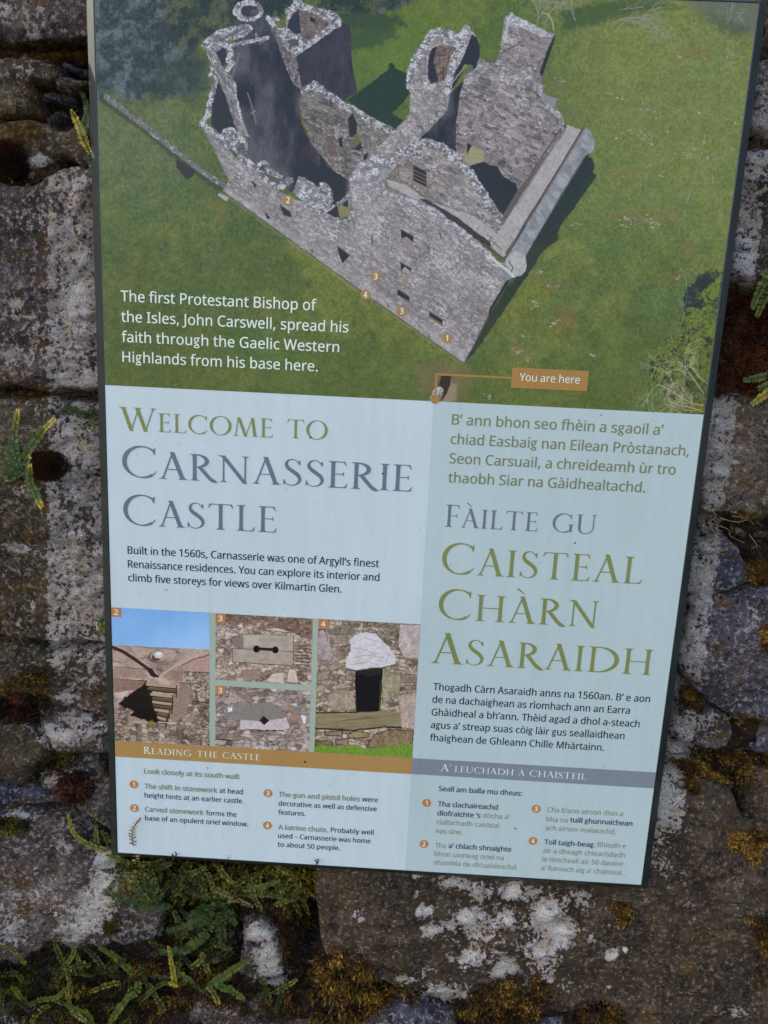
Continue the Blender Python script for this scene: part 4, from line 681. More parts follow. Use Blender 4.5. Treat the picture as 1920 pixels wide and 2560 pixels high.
# ------------------------------------------------------------------ materials
def nt(name):
    m = bpy.data.materials.new(name); m.use_nodes = True; n = m.node_tree.nodes; l = m.node_tree.links
    return m, n, l, n['Principled BSDF']
def noise(n, l, co, scale, detail=4, rough=.5, dist=0.0, mapping=None):
    t = n.new('ShaderNodeTexNoise'); t.inputs['Scale'].default_value = scale; t.inputs['Detail'].default_value = detail
    t.inputs['Roughness'].default_value = rough; t.inputs['Distortion'].default_value = dist
    if mapping:
        mp = n.new('ShaderNodeMapping'); mp.inputs['Scale'].default_value = mapping; l.new(co, mp.inputs[0]); co = mp.outputs[0]
    l.new(co, t.inputs['Vector']); return t.outputs['Fac']
def ramp(n, l, f, a, b, ca=(0, 0, 0, 1), cb=(1, 1, 1, 1)):
    r = n.new('ShaderNodeValToRGB'); r.color_ramp.elements[0].position = a; r.color_ramp.elements[1].position = b
    r.color_ramp.elements[0].color = ca; r.color_ramp.elements[1].color = cb
    if f is not None: l.new(f, r.inputs[0])
    return r.outputs[0]
def mixc(n, l, f, a, b, mode='MIX'):
    x = n.new('ShaderNodeMix'); x.data_type = 'RGBA'; x.blend_type = mode; x.clamp_factor = True
    for k, v in ((0, f), (6, a), (7, b)):
        if hasattr(v, 'is_linked') or hasattr(v, 'links'): l.new(v, x.inputs[k])
        elif k == 0: x.inputs[0].default_value = v
        else: x.inputs[k].default_value = tuple(v) + ((1,) if len(v) == 3 else ())
    return x.outputs[2]
def mathn(n, l, op, a, b=None, clamp=False):
    x = n.new('ShaderNodeMath'); x.operation = op; x.use_clamp = clamp
    for i, v in enumerate((a, b)):
        if v is None: continue
        if hasattr(v, 'links'): l.new(v, x.inputs[i])
        else: x.inputs[i].default_value = v
    return x.outputs[0]
def setspec(bs, v):
    bs.inputs['Specular IOR Level'].default_value = v
GLOSS_R, GLOSS_S = .30, .4
def ink(name, col, image=None):
    """printed and laminated surface: soft mirror of the sky over flat colour"""
    m, n, l, b = nt(name); tc = n.new('ShaderNodeTexCoord').outputs['Object']
    f = noise(n, l, tc, 900, 2); g = noise(n, l, tc, 7, 4)
    if image:
        uv = n.new('ShaderNodeUVMap'); t = n.new('ShaderNodeTexImage'); t.image = image; t.interpolation = 'Cubic'; l.new(uv.outputs[0], t.inputs[0]); base = t.outputs[0]
    else:
        base = tuple(alb(col)) + (1,)
    v = ramp(n, l, f, .3, .7, (.93, .93, .93, 1), (1.04, 1.04, 1.04, 1)); v2 = ramp(n, l, g, .3, .7, (.97, .97, .965, 1), (1.02, 1.02, 1.02, 1))
    v3 = ramp(n, l, noise(n, l, tc, 30, 4, .6, mapping=(3.0, 1.0, .25)), .42, .62, (1, 1, 1, 1), (.965, .965, .958, 1))
    l.new(mixc(n, l, 1.0, mixc(n, l, 1.0, mixc(n, l, 1.0, base, v, 'MULTIPLY'), v2, 'MULTIPLY'), v3, 'MULTIPLY'), b.inputs['Base Color'])
    l.new(ramp(n, l, noise(n, l, tc, 24, 5), .3, .75, (.25, .25, .25, 1), (.37, .37, .37, 1)), b.inputs['Roughness']); setspec(b, GLOSS_S)
    bp = n.new('ShaderNodeBump'); bp.inputs['Strength'].default_value = .05; bp.inputs['Distance'].default_value = .0004
    l.new(noise(n, l, tc, 500, 2), bp.inputs['Height']); l.new(bp.outputs[0], b.inputs['Normal'])
    return m
M_WHITE = ink('pale_panel_print', (174, 193, 202)); M_SAGE = ink('sage_panel_print', (160, 182, 187)); M_GAP = ink('sage_strip_print', (146, 164, 152))
M_BROWN = ink('ochre_print', (152, 124, 76)); M_TAN = ink('tan_print', (164, 116, 70)); M_GREY = ink('slate_print', (112, 124, 136))
I_OLIVE = ink('olive_ink', (112, 124, 72)); I_SLATE = ink('slate_ink', (92, 104, 122)); I_NAVY = ink('dark_navy_ink', (26, 30, 52)); I_CREAM = ink('cream_ink', (226, 226, 208))
I_PALE = ink('pale_ink', (206, 216, 206)); I_SAGE = ink('grey_green_ink', (120, 128, 108)); I_OLIVE2 = ink('soft_olive_ink', (104, 116, 80)); I_DSLATE = ink('dark_slate_ink', (70, 76, 98)); I_MARK = ink('marker_print', (146, 112, 54))

def B(u, v, Y=0.0): return (u / 1000 + OFF.x, Y, -v / 1000 + OFF.z)
def sheet(name, u0, v0, u1, v1, Y, mat, parent, uv=False, **k):
    me = mesh_from(name, [B(u0, v1, Y), B(u1, v1, Y), B(u1, v0, Y), B(u0, v0, Y)], [(0, 1, 2, 3)])
    if uv:
        ul = me.uv_layers.new(name='UVMap')
        for i, c in enumerate([(0, 0), (1, 0), (1, 1), (0, 1)]): ul.data[i].uv = c
    return link(name, me, mat, parent, **k)
def disc(name, u, v, r, Y, mat, parent, n=40):
    return link(name, mesh_from(name, [B(u + r * math.cos(2 * math.pi * i / n), v - r * math.sin(2 * math.pi * i / n), Y) for i in range(n)], [tuple(range(n))]), mat, parent)
sign = thing('information_sign', 'framed information board with aerial castle photo above bilingual text on the stone wall', 'sign', (0, 0, 0))
H = 897.0
# panel: a board with real thickness whose front is the pale English half
def slab(name, u0, v0, u1, v1, y0, y1, mat, parent):
    V = [B(u, v, y) for y in (y0, y1) for (u, v) in ((u0, v1), (u1, v1), (u1, v0), (u0, v0))]
    F = [(0, 1, 2, 3), (7, 6, 5, 4), (0, 4, 5, 1), (1, 5, 6, 2), (2, 6, 7, 3), (3, 7, 4, 0)]
    return link(name, mesh_from(name, V, F), mat, parent)
slab('panel', 0, 0, 600, H, 0.0, .012, M_WHITE, sign)
# bevelled metal tray round the board
mf, n, l, b = nt('dark_green_metal'); tc = n.new('ShaderNodeTexCoord').outputs['Object']
sp_ = ramp(n, l, noise(n, l, tc, 420, 3, .7), .66, .73)
b1 = ramp(n, l, noise(n, l, tc, 40, 4), .3, .7, (.010, .014, .012, 1), (.020, .026, .023, 1))
sc1 = ramp(n, l, noise(n, l, tc, 160, 3, .6), .60, .72)
l.new(mixc(n, l, mathn(n, l, 'MULTIPLY', sp_, sc1), b1, (.30, .31, .28)), b.inputs['Base Color'])
b.inputs['Roughness'].default_value = .42; setspec(b, .5)
bp = n.new('ShaderNodeBump'); bp.inputs['Strength'].default_value = .12; bp.inputs['Distance'].default_value = .0006; l.new(noise(n, l, tc, 700, 3), bp.inputs['Height']); l.new(bp.outputs[0], b.inputs['Normal'])
rings = [(0.0, .0030), (0.0, .0002), (.5, -.0004), (1.3, -.0004), (2.0, .0003), (11.6, .0098), (12.0, .0106), (12.0, .034), (4.0, .034)]
V, F = [], []
for e, y in rings: V += [B(-e, -e, y), B(600 + e, -e, y), B(600 + e, H + e, y), B(-e, H + e, y)]
for k in range(len(rings) - 1):
    for i in range(4):
        a, b_ = 4 * k + i, 4 * k + (i + 1) % 4; F.append((a, b_, b_ + 4, a + 4))
me = mesh_from('frame', V, F); bm = bmesh.new(); bm.from_mesh(me); bmesh.ops.recalc_face_normals(bm, faces=bm.faces)
bm.faces.ensure_lookup_table()
if bm.faces[20].normal.y > 0: bmesh.ops.reverse_faces(bm, faces=bm.faces)
bm.to_mesh(me); bm.free(); link('frame', me, mf, sign)
# colour fields
sheet('gaelic_column', 331.8, 365.6, 599.9, H - .1, -.0001, M_SAGE, sign)
sheet('photo_strip', .1, 600.6, 331.8, 756.4, -.0001, M_GAP, sign)
sheet('title_band', .1, 756.4, 331.8, 775.8, -.0002, M_BROWN, sign, label='ochre title band')
sheet('title_band', 331.8, 756.4, 599.9, 775.8, -.0002, M_GREY, sign, label='slate grey title band')
pic = paint_aerial()
aer = sheet('aerial_photograph', .1, .1, 599.9, 365.6, -.0001, ink('aerial_print', None, pic), sign, uv=True, label='printed aerial view of the ruined castle on grass')
for kind, (u0, v0, u1, v1), lab, num in [('corbel', (.1, 600.6, 106.2, 756.3), 'printed photo of carved corbel under blue sky', '2'), ('gunloop', (112.7, 601.0, 217.1, 676.8), 'printed photo of dumbbell shaped gun hole', '3'),
                              ('diamond', (112.7, 683.7, 217.1, 756.3), 'printed photo of diamond shaped pistol hole', '3'), ('chute', (223.2, 600.8, 331.8, 756.3), 'printed photo of dark chute under a white boulder', '4')]:
    sheet('inset_photograph', u0, v0, u1, v1, -.0002, ink(kind + '_print', None, inset(kind)), sign, uv=True, label=lab)
    t = sheet('number_tab', u0, v0, u0 + 10.6, v0 + 10.6, -.0003, M_TAN, sign)
    link('numeral', text_mesh('numeral', num, u0 + 3.0, u0 + 7.6, v0 + 8.2, 5.9, bold=.045, Y=-.0004), I_CREAM, t)
# pointer and caption
mk = sheet('pointer_line', 332.0, 338.0, 407.2, 339.9, -.0002, I_MARK, sign)
sheet('pointer_line', 331.9, 339.9, 333.8, 360, -.0002, I_MARK, sign)
disc('pointer_dot', 332.9, 363.4, 4.6, -.0003, I_MARK, sign)
cb = sheet('caption_box', 407.1, 328.8, 482.5, 348.4, -.0003, I_MARK, sign)
link('caption', text_mesh('caption', 'You are here', 415.0, 474.4, 341.4, 7.6, Y=-.0004), I_CREAM, cb)
for u, v, nmb in [(181.3, 182.8, '2'), (268.2, 248.8, '3'), (259.0, 266.1, '4'), (295.2, 280.0, '3'), (340.9, 303.6, '1'),
                  (20.4, 808.9, '1'), (20.4, 838.6, '2'), (172.4, 809.9, '3'), (172.4, 850.3, '4'), (351, 810.1, '1'), (351, 861.9, '2'), (473.2, 809.4, '3'), (473.2, 849.5, '4')]:
    aerial = v < 400
    d = disc('number_marker', u, v, 4.9 if aerial else 4.95, -.0003, I_MARK if aerial else M_TAN, sign)
    wd = 2.2 if nmb == '1' else 3.6
    link('numeral', text_mesh('numeral', nmb, u - wd / 2, u + wd / 2, v + 2.75, 5.5, bold=.05, Y=-.0004), I_CREAM, d)
def T(s, x0, x1, v, cap, mat, **k):
    return link('text_line', text_mesh('text_line', s, x0, x1, v, cap, **k), mat, sign)
def HD(s, x0, x1, v, cap, small, mat, track=.03):
    return link('heading', text_mesh('heading', s, x0, x1, v, cap, font=TR, small=small, track=track), mat, sign)
for s, x1, v in [('The first Protestant Bishop of', 211.5, 283.3), ('the Isles, John Carswell, spread his', 243.6, 302.8), ('faith through the Gaelic Western', 235.2, 322.3), ('Highlands from his base here.', 214.6, 341.9)]:
    T(s, 18.0 if s[0] != 'H' else 18.3, x1, v, 10.3, I_PALE, bold=.012)
HD('Welcome'.upper(), 13.6, 170.9, 410.1, 23.4, 18.9, I_OLIVE); link('heading', text_mesh('heading', ' TO'.strip().upper(), 185.2, 226.4, 409.6, 18.9, font=TR, track=.03), I_OLIVE, sign)
HD('CARNASSERIE', 15.6, 314.8, 458.3, 32.6, 27.4, I_SLATE); HD('CASTLE', 15.6, 176.4, 509.0, 32.6, 27.4, I_SLATE)
for s, x1, v in [('Built in the 1560s, Carnasserie was one of Argyll’s finest', 284.8, 540.2), ('Renaissance residences. You can explore its interior and', 285.9, 555.3), ('climb five storeys for views over Kilmartin Glen.', 246.5, 570.3)]:
    T(s, 19.2, x1, v, 8.1, I_NAVY, bold=.014)
for s, x1, v in [('B’ ann bhon seo fhèin a sgaoil a’', 562.2, 387.7), ('chiad Easbaig nan Eilean Pròstanach,', 590.3, 407.3), ('Seon Carsuail, a chreideamh ùr tro', 579.4, 426.9), ('thaobh Siar na Gàidhealtachd.', 551.4, 446.6)]:
    T(s, 351.0, x1, v, 10.3, I_OLIVE2, bold=.014)
HD('FÀILTE', 351.0, 446.2, 493.0, 23.3, 19.8, I_SLATE, .05); link('heading', text_mesh('heading', 'GU', 461.2, 505.5, 492.6, 19.8, font=TR, track=.05), I_SLATE, sign)
HD('CAISTEAL', 350.4, 558.8, 543.2, 33.4, 28.8, I_OLIVE, .05); HD('CHÀRN', 350.0, 517.8, 593.2, 33.4, 28.8, I_OLIVE, .05); HD('ASARAIDH', 345.6, 580.6, 643.4, 33.8, 28.8, I_OLIVE, .05)
for s, x1, v in [('Thogadh Càrn Asaraidh anns na 1560an. B’ e aon', 583.2, 674.4), ('de na dachaighean as rìomhach ann an Earra', 563.2, 689.2), ('Ghàidheal a bh’ann. Thèid agad a dhol a-steach', 575.5, 704.1), ('agus a’ streap suas còig làir gus seallaidhean', 560.9, 719.1), ('fhaighean de Ghleann Chille Mhàrtainn.', 540.4, 734.3)]:
    T(s, 349.8, x1, v, 8.1, I_NAVY, bold=.014)
HD('READING', 32.2, 85.9, 770.1, 8.6, 7.3, I_CREAM, .05); link('heading', text_mesh('heading', 'THE', 92.0, 115.5, 770.1, 7.3, font=TR, track=.06), I_CREAM, sign); link('heading', text_mesh('heading', 'CASTLE', 121.0, 162.9, 770.1, 7.3, font=TR, track=.05), I_CREAM, sign)
link('heading', text_mesh('heading', 'A’', 363.7, 375.4, 770.1, 8.4, font=TR), I_CREAM, sign); link('heading', text_mesh('heading', 'LEUCHADH', 379.5, 444.5, 770.1, 7.3, font=TR, track=.05), I_CREAM, sign)
link('heading', text_mesh('heading', 'A', 449.8, 457.2, 770.1, 7.3, font=TR), I_CREAM, sign); link('heading', text_mesh('heading', 'CHAISTEIL', 462.3, 524.5, 770.1, 7.3, font=TR, track=.05), I_CREAM, sign)
for s, x0, x1, v, mt, bo in [('Look closely at its south wall:', 32.3, 140.8, 794.5, I_SAGE, .045), ('The shift in stonework', 32.3, 115.2, 813.1, I_SAGE, .045), ('at head', 117.6, 143.9, 813.0, I_NAVY, .014), ('height hints at an earlier castle.', 32.4, 144.9, 824.5, I_NAVY, .014),
        ('Carved stonework', 32.4, 99.8, 842.0, I_SAGE, .045), ('forms the', 102.2, 137.1, 842.0, I_NAVY, .014), ('base of an opulent oriel window.', 32.4, 150.6, 853.2, I_NAVY, .014),
        ('The gun and pistol holes', 184.5, 276.0, 813.2, I_SAGE, .045), ('were', 278.4, 296.1, 813.0, I_NAVY, .014), ('decorative as well as defensive', 184.6, 295.3, 824.4, I_NAVY, .014), ('features.', 184.5, 215.5, 835.6, I_NAVY, .014),
        ('A latrine chute.', 184.6, 241.7, 854.4, I_SAGE, .045), ('Probably well', 244.6, 293.2, 854.0, I_NAVY, .014), ('used – Carnasserie was home', 184.8, 290.3, 865.2, I_NAVY, .014), ('to about 50 people.', 184.6, 256.0, 876.5, I_NAVY, .014),
        ('Seall am balla mu dheas:', 363.3, 456.0, 794.4, I_DSLATE, .045), ('Tha clachaireachd', 363.5, 430.7, 813.3, I_DSLATE, .045), ('diofraichte ’s', 363.5, 412.2, 824.7, I_DSLATE, .045), ('dòcha a’', 414.8, 444.6, 824.2, I_SAGE, .014), ('ciallachadh caisteal', 363.5, 433.3, 835.8, I_SAGE, .014), ('nas sine.', 363.5, 393.7, 847.0, I_SAGE, .014),
        ('Tha', 363.7, 375.8, 865.4, I_SAGE, .014), ('a’ chlach shnaighte', 378.8, 450.0, 864.9, I_DSLATE, .045), ('bhon uinneag oriel na', 363.5, 442.4, 876.2, I_SAGE, .014), ('shamhla de dh’uaisleachd.', 363.5, 458.5, 887.2, I_SAGE, .014),
        ('Cha b’ann airson dìon a', 485.7, 569.6, 812.1, I_SAGE, .014), ('bha na', 485.7, 509.6, 824.0, I_SAGE, .014), ('tuill ghunnaichean', 511.9, 581.5, 823.3, I_DSLATE, .045), ('ach airson maiseachd.', 485.7, 564.2, 834.8, I_SAGE, .014),
        ('Toll taigh-beag.', 485.8, 543.1, 852.7, I_DSLATE, .045), ('Bhiodh e', 545.7, 577.2, 851.9, I_SAGE, .014), ('air a dheagh chleachdadh', 485.6, 577.7, 863.5, I_SAGE, .014), ('le timcheall air 50 daoine', 485.6, 576.6, 874.6, I_SAGE, .014), ('a’ fuireach aig a’ chaisteal.', 485.6, 578.0, 885.8, I_SAGE, .014)]:
    T(s, x0, x1, v, 5.95, mt, bold=bo)
# dirt specks and stray cobweb threads on the face
R = random.Random(31); V, F = [], []
ms, n, l, b = nt('black_specks'); b.inputs['Base Color'].default_value = (.02, .018, .016, 1); b.inputs['Roughness'].default_value = .8
pts = [(209, 408, 1.0), (284, 441, 1.0), (104, 783, .8), (213, 768.5, 1.3), (452, 835, 1.0), (486, 503, 1.0), (67, 892, .9), (60, 578, .7), (499, 371, .7)]
pts += [(R.uniform(5, 595), R.uniform(370, 890), R.uniform(.15, .45)) for _ in range(110)]
for u, v, r in pts:
    b0 = len(V); k = 6
    V += [B(u, v, -.0006 - r * .0005)] + [B(u + r * (1 + R.uniform(-.3, .3)) * math.cos(i * 1.047), v + r * math.sin(i * 1.047), -.0005) for i in range(k)]
    F += [(b0, b0 + 1 + (i + 1) % k, b0 + 1 + i) for i in range(k)]
link('dirt_specks', mesh_from('dirt_specks', V, F), ms, sign, kind='stuff')
def tube(pts, r, k=4, taper=None):
    V, F = [], []
    for i, p in enumerate(pts):
        a = pts[max(0, i - 1)]; c = pts[min(len(pts) - 1, i + 1)]; d = (Vector(c) - Vector(a)).normalized()
        s = d.cross(Vector((0, 1, 0))); s = s.normalized() if s.length > 1e-4 else Vector((1, 0, 0)); t = d.cross(s)
        rr = r * (taper(i / (len(pts) - 1)) if taper else 1)
        V += [Vector(p) + (s * math.cos(2 * math.pi * j / k) + t * math.sin(2 * math.pi * j / k)) * rr for j in range(k)]
    for i in range(len(pts) - 1):
        for j in range(k): F.append((i * k + j, i * k + (j + 1) % k, (i + 1) * k + (j + 1) % k, (i + 1) * k + j))
    return V, F
def join(parts):
    V, F = [], []
    for v, f in parts:
        b0 = len(V); V += list(v); F += [tuple(b0 + i for i in q) for q in f]
    return V, F
mw, n, l, b = nt('spider_silk'); b.inputs['Base Color'].default_value = (.62, .66, .68, 1); b.inputs['Roughness'].default_value = .5; b.inputs['Alpha'].default_value = .35
webs = []
for path in [[(1762, 335), (1750, 400), (1735, 450), (1720, 500), (1702, 560), (1690, 605)], [(1625, 395), (1620, 430), (1610, 480), (1605, 515)], [(1690, 660), (1712, 690), (1718, 740), (1705, 800), (1690, 835), (1660, 870), (1648, 885)], [(1675, 715), (1700, 755), (1708, 790), (1700, 820)],
             [(1340, 668), (1370, 645), (1420, 630), (1450, 620), (1480, 616), (1510, 622)], [(1780, 430), (1785, 480), (1800, 535), (1808, 560)], [(1430, 575), (1440, 571), (1455, 570)], [(1325, 1130), (1332, 1180), (1340, 1225)]]:
    webs.append(tube([at(x, y, -.0009) for x, y in smooth(path, 4)], .00010, 3))
link('cobweb_threads', mesh_from('cobweb_threads', *join(webs)), mw, sign, kind='stuff')

# ------------------------------------------------------------------ rubble wall, every stone a part
def px_of(X_, Y_, Z_):
    q = np.stack([X_ - OFF.x - CAMP.x, Y_ - CAMP.y, Z_ - OFF.z - CAMP.z], -1) @ RC.T
    return 960 + 1800 * q[..., 0] / q[..., 1], 1280 - 1800 * q[..., 2] / q[..., 1]
def blob(px, py, L):
    """soft patch weights: (cx, cy, rx, ry, strength)"""
    o = np.zeros(px.shape)
    for cx, cy, rx_, ry_, s in L:
        o = np.maximum(o, s * np.exp(-(((px - cx) / rx_) ** 2 + ((py - cy) / ry_) ** 2) * .9))
    return o
LICH = [(30, 900, 110, 90, .5), (50, 560, 90, 90, .45), (60, 1230, 70, 60, .4), (275, 2150, 46, 34, 1.3), (262, 2200, 50, 40, 1.2), (215, 2290, 60, 50, 1.2), (180, 2350, 60, 30, .9), (150, 1840, 60, 30, 1.0), (230, 1830, 50, 40, .8), (20, 2290, 70, 80, .5), (380, 2330, 30, 30, .6), (190, 740, 70, 130, .95), (180, 560, 90, 90, .75), (150, 450, 90, 60, .6), (60, 790, 60, 14, .9), (45, 755, 30, 18, .9), (90, 830, 30, 35, .8), (90, 405, 40, 22, 1.0), (30, 500, 40, 30, .35), (90, 60, 40, 60, .65), (12, 20, 30, 22, .9), (60, 185, 45, 30, .6),
        (200, 930, 60, 60, .6), (150, 1120, 45, 30, .5), (215, 1200, 45, 110, .55), (160, 1400, 50, 60, .85), (150, 1480, 20, 30, 1.0), (230, 1450, 40, 90, .55), (40, 1370, 45, 20, .7), (50, 1430, 45, 20, .6), (135, 1600, 18, 22, 1.1), (82, 1512, 8, 8, 1.3), (50, 1560, 10, 10, .9), (230, 1600, 45, 80, .45), (175, 1740, 40, 30, .75),
        (230, 1690, 40, 60, .45), (110, 1815, 50, 14, .9), (200, 1800, 70, 45, .75), (130, 1940, 40, 30, .8), (190, 1970, 40, 30, .6), (40, 2037, 70, 9, 1.3), (225, 2060, 30, 35, .6), (290, 2160, 55, 45, 1.15), (240, 2260, 55, 60, 1.1), (190, 2315, 60, 50, 1.05), (120, 2230, 80, 70, .45), (30, 2330, 60, 60, .7), (60, 2190, 60, 40, .35), (330, 2330, 50, 25, .55), (160, 2110, 40, 30, .6),
        (650, 2330, 42, 26, 1.3), (672, 2400, 34, 48, 1.35), (700, 2455, 25, 12, 1.2), (800, 2412, 16, 8, 1.3), (900, 2290, 16, 30, .55), (885, 2294, 7, 6, 1.3),
        (1060, 2280, 22, 20, 1.3), (1040, 2240, 10, 14, 1.0), (1085, 2325, 22, 14, 1.25), (1060, 2325, 10, 16, 1.1), (1038, 2196, 12, 7, 1.1), (1100, 2206, 10, 6, 1.0), (1170, 2290, 32, 23, 1.5), (1130, 2312, 30, 14, 1.2), (1140, 2210, 42, 18, 1.05), (1200, 2230, 40, 30, .95), (1285, 2232, 30, 25, 1.5), (1200, 2320, 70, 60, .85), (1260, 2290, 40, 40, .9),
        (1180, 2395, 40, 30, 1.2), (1135, 2402, 18, 14, 1.1), (1110, 2480, 70, 20, 1.15), (1030, 2450, 40, 10, 1.0), (1060, 2430, 30, 16, .8), (1260, 2420, 40, 30, 1.2), (1230, 2380, 20, 18, .9), (1370, 2290, 60, 60, 1.25), (1400, 2330, 42, 40, 1.25), (1330, 2240, 40, 24, .8), (1440, 2240, 30, 12, .7), (1345, 2380, 55, 50, 1.05), (1300, 2450, 30, 24, .8), (1370, 2430, 30, 40, .7), (1410, 2465, 30, 14, .8), (1460, 2250, 22, 24, .8),
        (1475, 2352, 12, 11, 1.5), (1526, 2387, 13, 12, 1.7), (1560, 2376, 10, 11, 1.6), (1490, 2260, 7, 6, 1.3), (1513, 2262, 6, 5, 1.2), (1530, 2318, 14, 8, 1.1), (1504, 2321, 6, 5, 1.1), (1718, 2262, 10, 7, 1.2), (1520, 2467, 5, 4, 1.3), (1840, 2530, 40, 20, .7), (1700, 2190, 30, 30, .5), (1655, 2170, 26, 40, .65), (1660, 2000, 45, 110, 1.0), (1640, 2080, 22, 50, .8),
        (1885, 200, 30, 60, .7), (1890, 395, 40, 18, 1.15), (1840, 560, 40, 120, .8), (1850, 460, 45, 60, .5), (1800, 660, 22, 50, .6), (1775, 1050, 28, 90, .8), (1800, 1010, 60, 16, .6), (1890, 1060, 30, 30, .35), (1790, 1250, 30, 30, .5), (1770, 1400, 30, 60, .8), (1775, 1370, 60, 10, .9), (1740, 1620, 30, 90, 1.0), (1730, 1560, 32, 50, .9), (1890, 1540, 30, 40, .6), (1830, 1640, 70, 60, .35), (1860, 1750, 50, 40, .5),
        (1770, 1800, 45, 40, .75), (1700, 1840, 28, 36, .7), (1815, 1790, 40, 20, .7), (1850, 1325, 14, 10, .8), (1700, 1890, 22, 10, .6), (950, 2560, 60, 20, .5), (560, 2520, 60, 25, .7), (700, 2590, 60, 20, .6), (20, 2555, 60, 20, .5), (1835, 1160, 9, 8, 1.1), (1815, 1265, 8, 6, .9)]
MOSSZ = [(120, 125, 150, 26, 1.1), (60, 155, 60, 20, .5), (220, 140, 40, 16, 1.0), (60, 325, 80, 40, .9), (150, 300, 40, 25, .6), (60, 640, 80, 28, .55), (170, 620, 60, 12, .6), (60, 985, 90, 16, 1.0), (110, 975, 60, 14, .8), (150, 640, 20, 40, .4), (60, 1470, 90, 40, .5), (40, 1560, 70, 60, .45), (60, 1720, 90, 40, .9), (60, 1780, 60, 30, .9),
         (100, 1870, 60, 30, .4), (130, 1900, 40, 30, .6), (120, 2180, 60, 25, .5), (80, 2140, 40, 50, .3), (330, 2300, 40, 30, .5), (1340, 1985, 1, 1, 0), (1500, 2330, 120, 60, .25), (1415, 2250, 14, 16, .9), (1355, 2400, 14, 12, .8), (1480, 2440, 60, 30, .35), (900, 2230, 90, 60, .25), (1100, 2170, 70, 20, .35), (1600, 2480, 120, 60, .25),
         (1850, 1290, 80, 14, 1.0), (1900, 1200, 60, 50, .35), (1800, 1180, 40, 60, .3), (1880, 1000, 60, 20, .5), (1830, 880, 70, 150, .6), (1850, 1800, 70, 20, .8), (1880, 1500, 40, 30, .4), (1780, 1450, 30, 8, .8), (1900, 2450, 30, 60, .7), (1650, 2110, 16, 10, .9)]
PINK = [(200, 700, 90, 300, .6), (90, 1100, 90, 60, .2), (100, 2260, 160, 110, .7), (1870, 230, 60, 80, .7), (1840, 560, 80, 150, .4), (1860, 1130, 90, 120, .75), (1850, 1650, 90, 130, .5), (120, 30, 120, 70, .5), (200, 1350, 70, 200, .4), (560, 2520, 90, 40, .5)]
def zones(P):
    px, py = px_of(P[..., 0], P[..., 1], P[..., 2])
    j = (fbm(px / 22, py / 22, 91, 3) - .5) * 26; k = (fbm(px / 22, py / 22, 95, 3) - .5) * 26
    a, b = px + j, py + k
    L = blob(a, b, LICH) * np.where(px < 1000, 1.14, 1.0); G = blob(a, b, MOSSZ); Pk = blob(a, b, PINK)
    # paler strips beside the board where an older, wider one kept the rain off
    eL = 228 + (py * .026); left = sstep(px, 108 + j * .25, 124 + j * .25) * sstep(-px, -eL - 6, -eL) * sstep(py, 380, 460) * sstep(-py, -1780, -1600)
    rr = 1918 - .1335 * py; right = sstep(-px, -(rr + 72 + j * .3), -(rr + 58 + j * .3)) * sstep(px, rr - 10, rr - 4) * sstep(py, 150, 300) * sstep(-py, -2130, -2050)
    out = (px < -60) | (px > 1980) | (py < -60) | (py > 2620)
    L = np.maximum(L, (.80 + .35 * (fbm(px / 40, py / 70, 92, 3) - .5)) * left); L = np.maximum(L, (.84 + .35 * (fbm(px / 40, py / 70, 93, 3) - .5)) * right); L = np.where(out, sstep(fbm(px / 120, py / 120, 97, 3), .5, .7) * .8, L); G = np.where(out, sstep(fbm(px / 140, py / 100, 99, 3), .55, .7) * .7, G)
    return np.clip(L, 0, 1.6) / 1.6, np.clip(G, 0, 1), np.clip(Pk, 0, 1)
def ramp3(n, l, f, stops):
    r = n.new('ShaderNodeValToRGB'); e = r.color_ramp.elements
    while len(e) < len(stops): e.new(.5)
    for i, (p_, c) in enumerate(stops): e[i].position = p_; e[i].color = tuple(c) + (1,)
    l.new(f, r.inputs[0]); return r.outputs[0]
def A_(r, g, b): return tuple(float(x) for x in alb((r, g, b)))
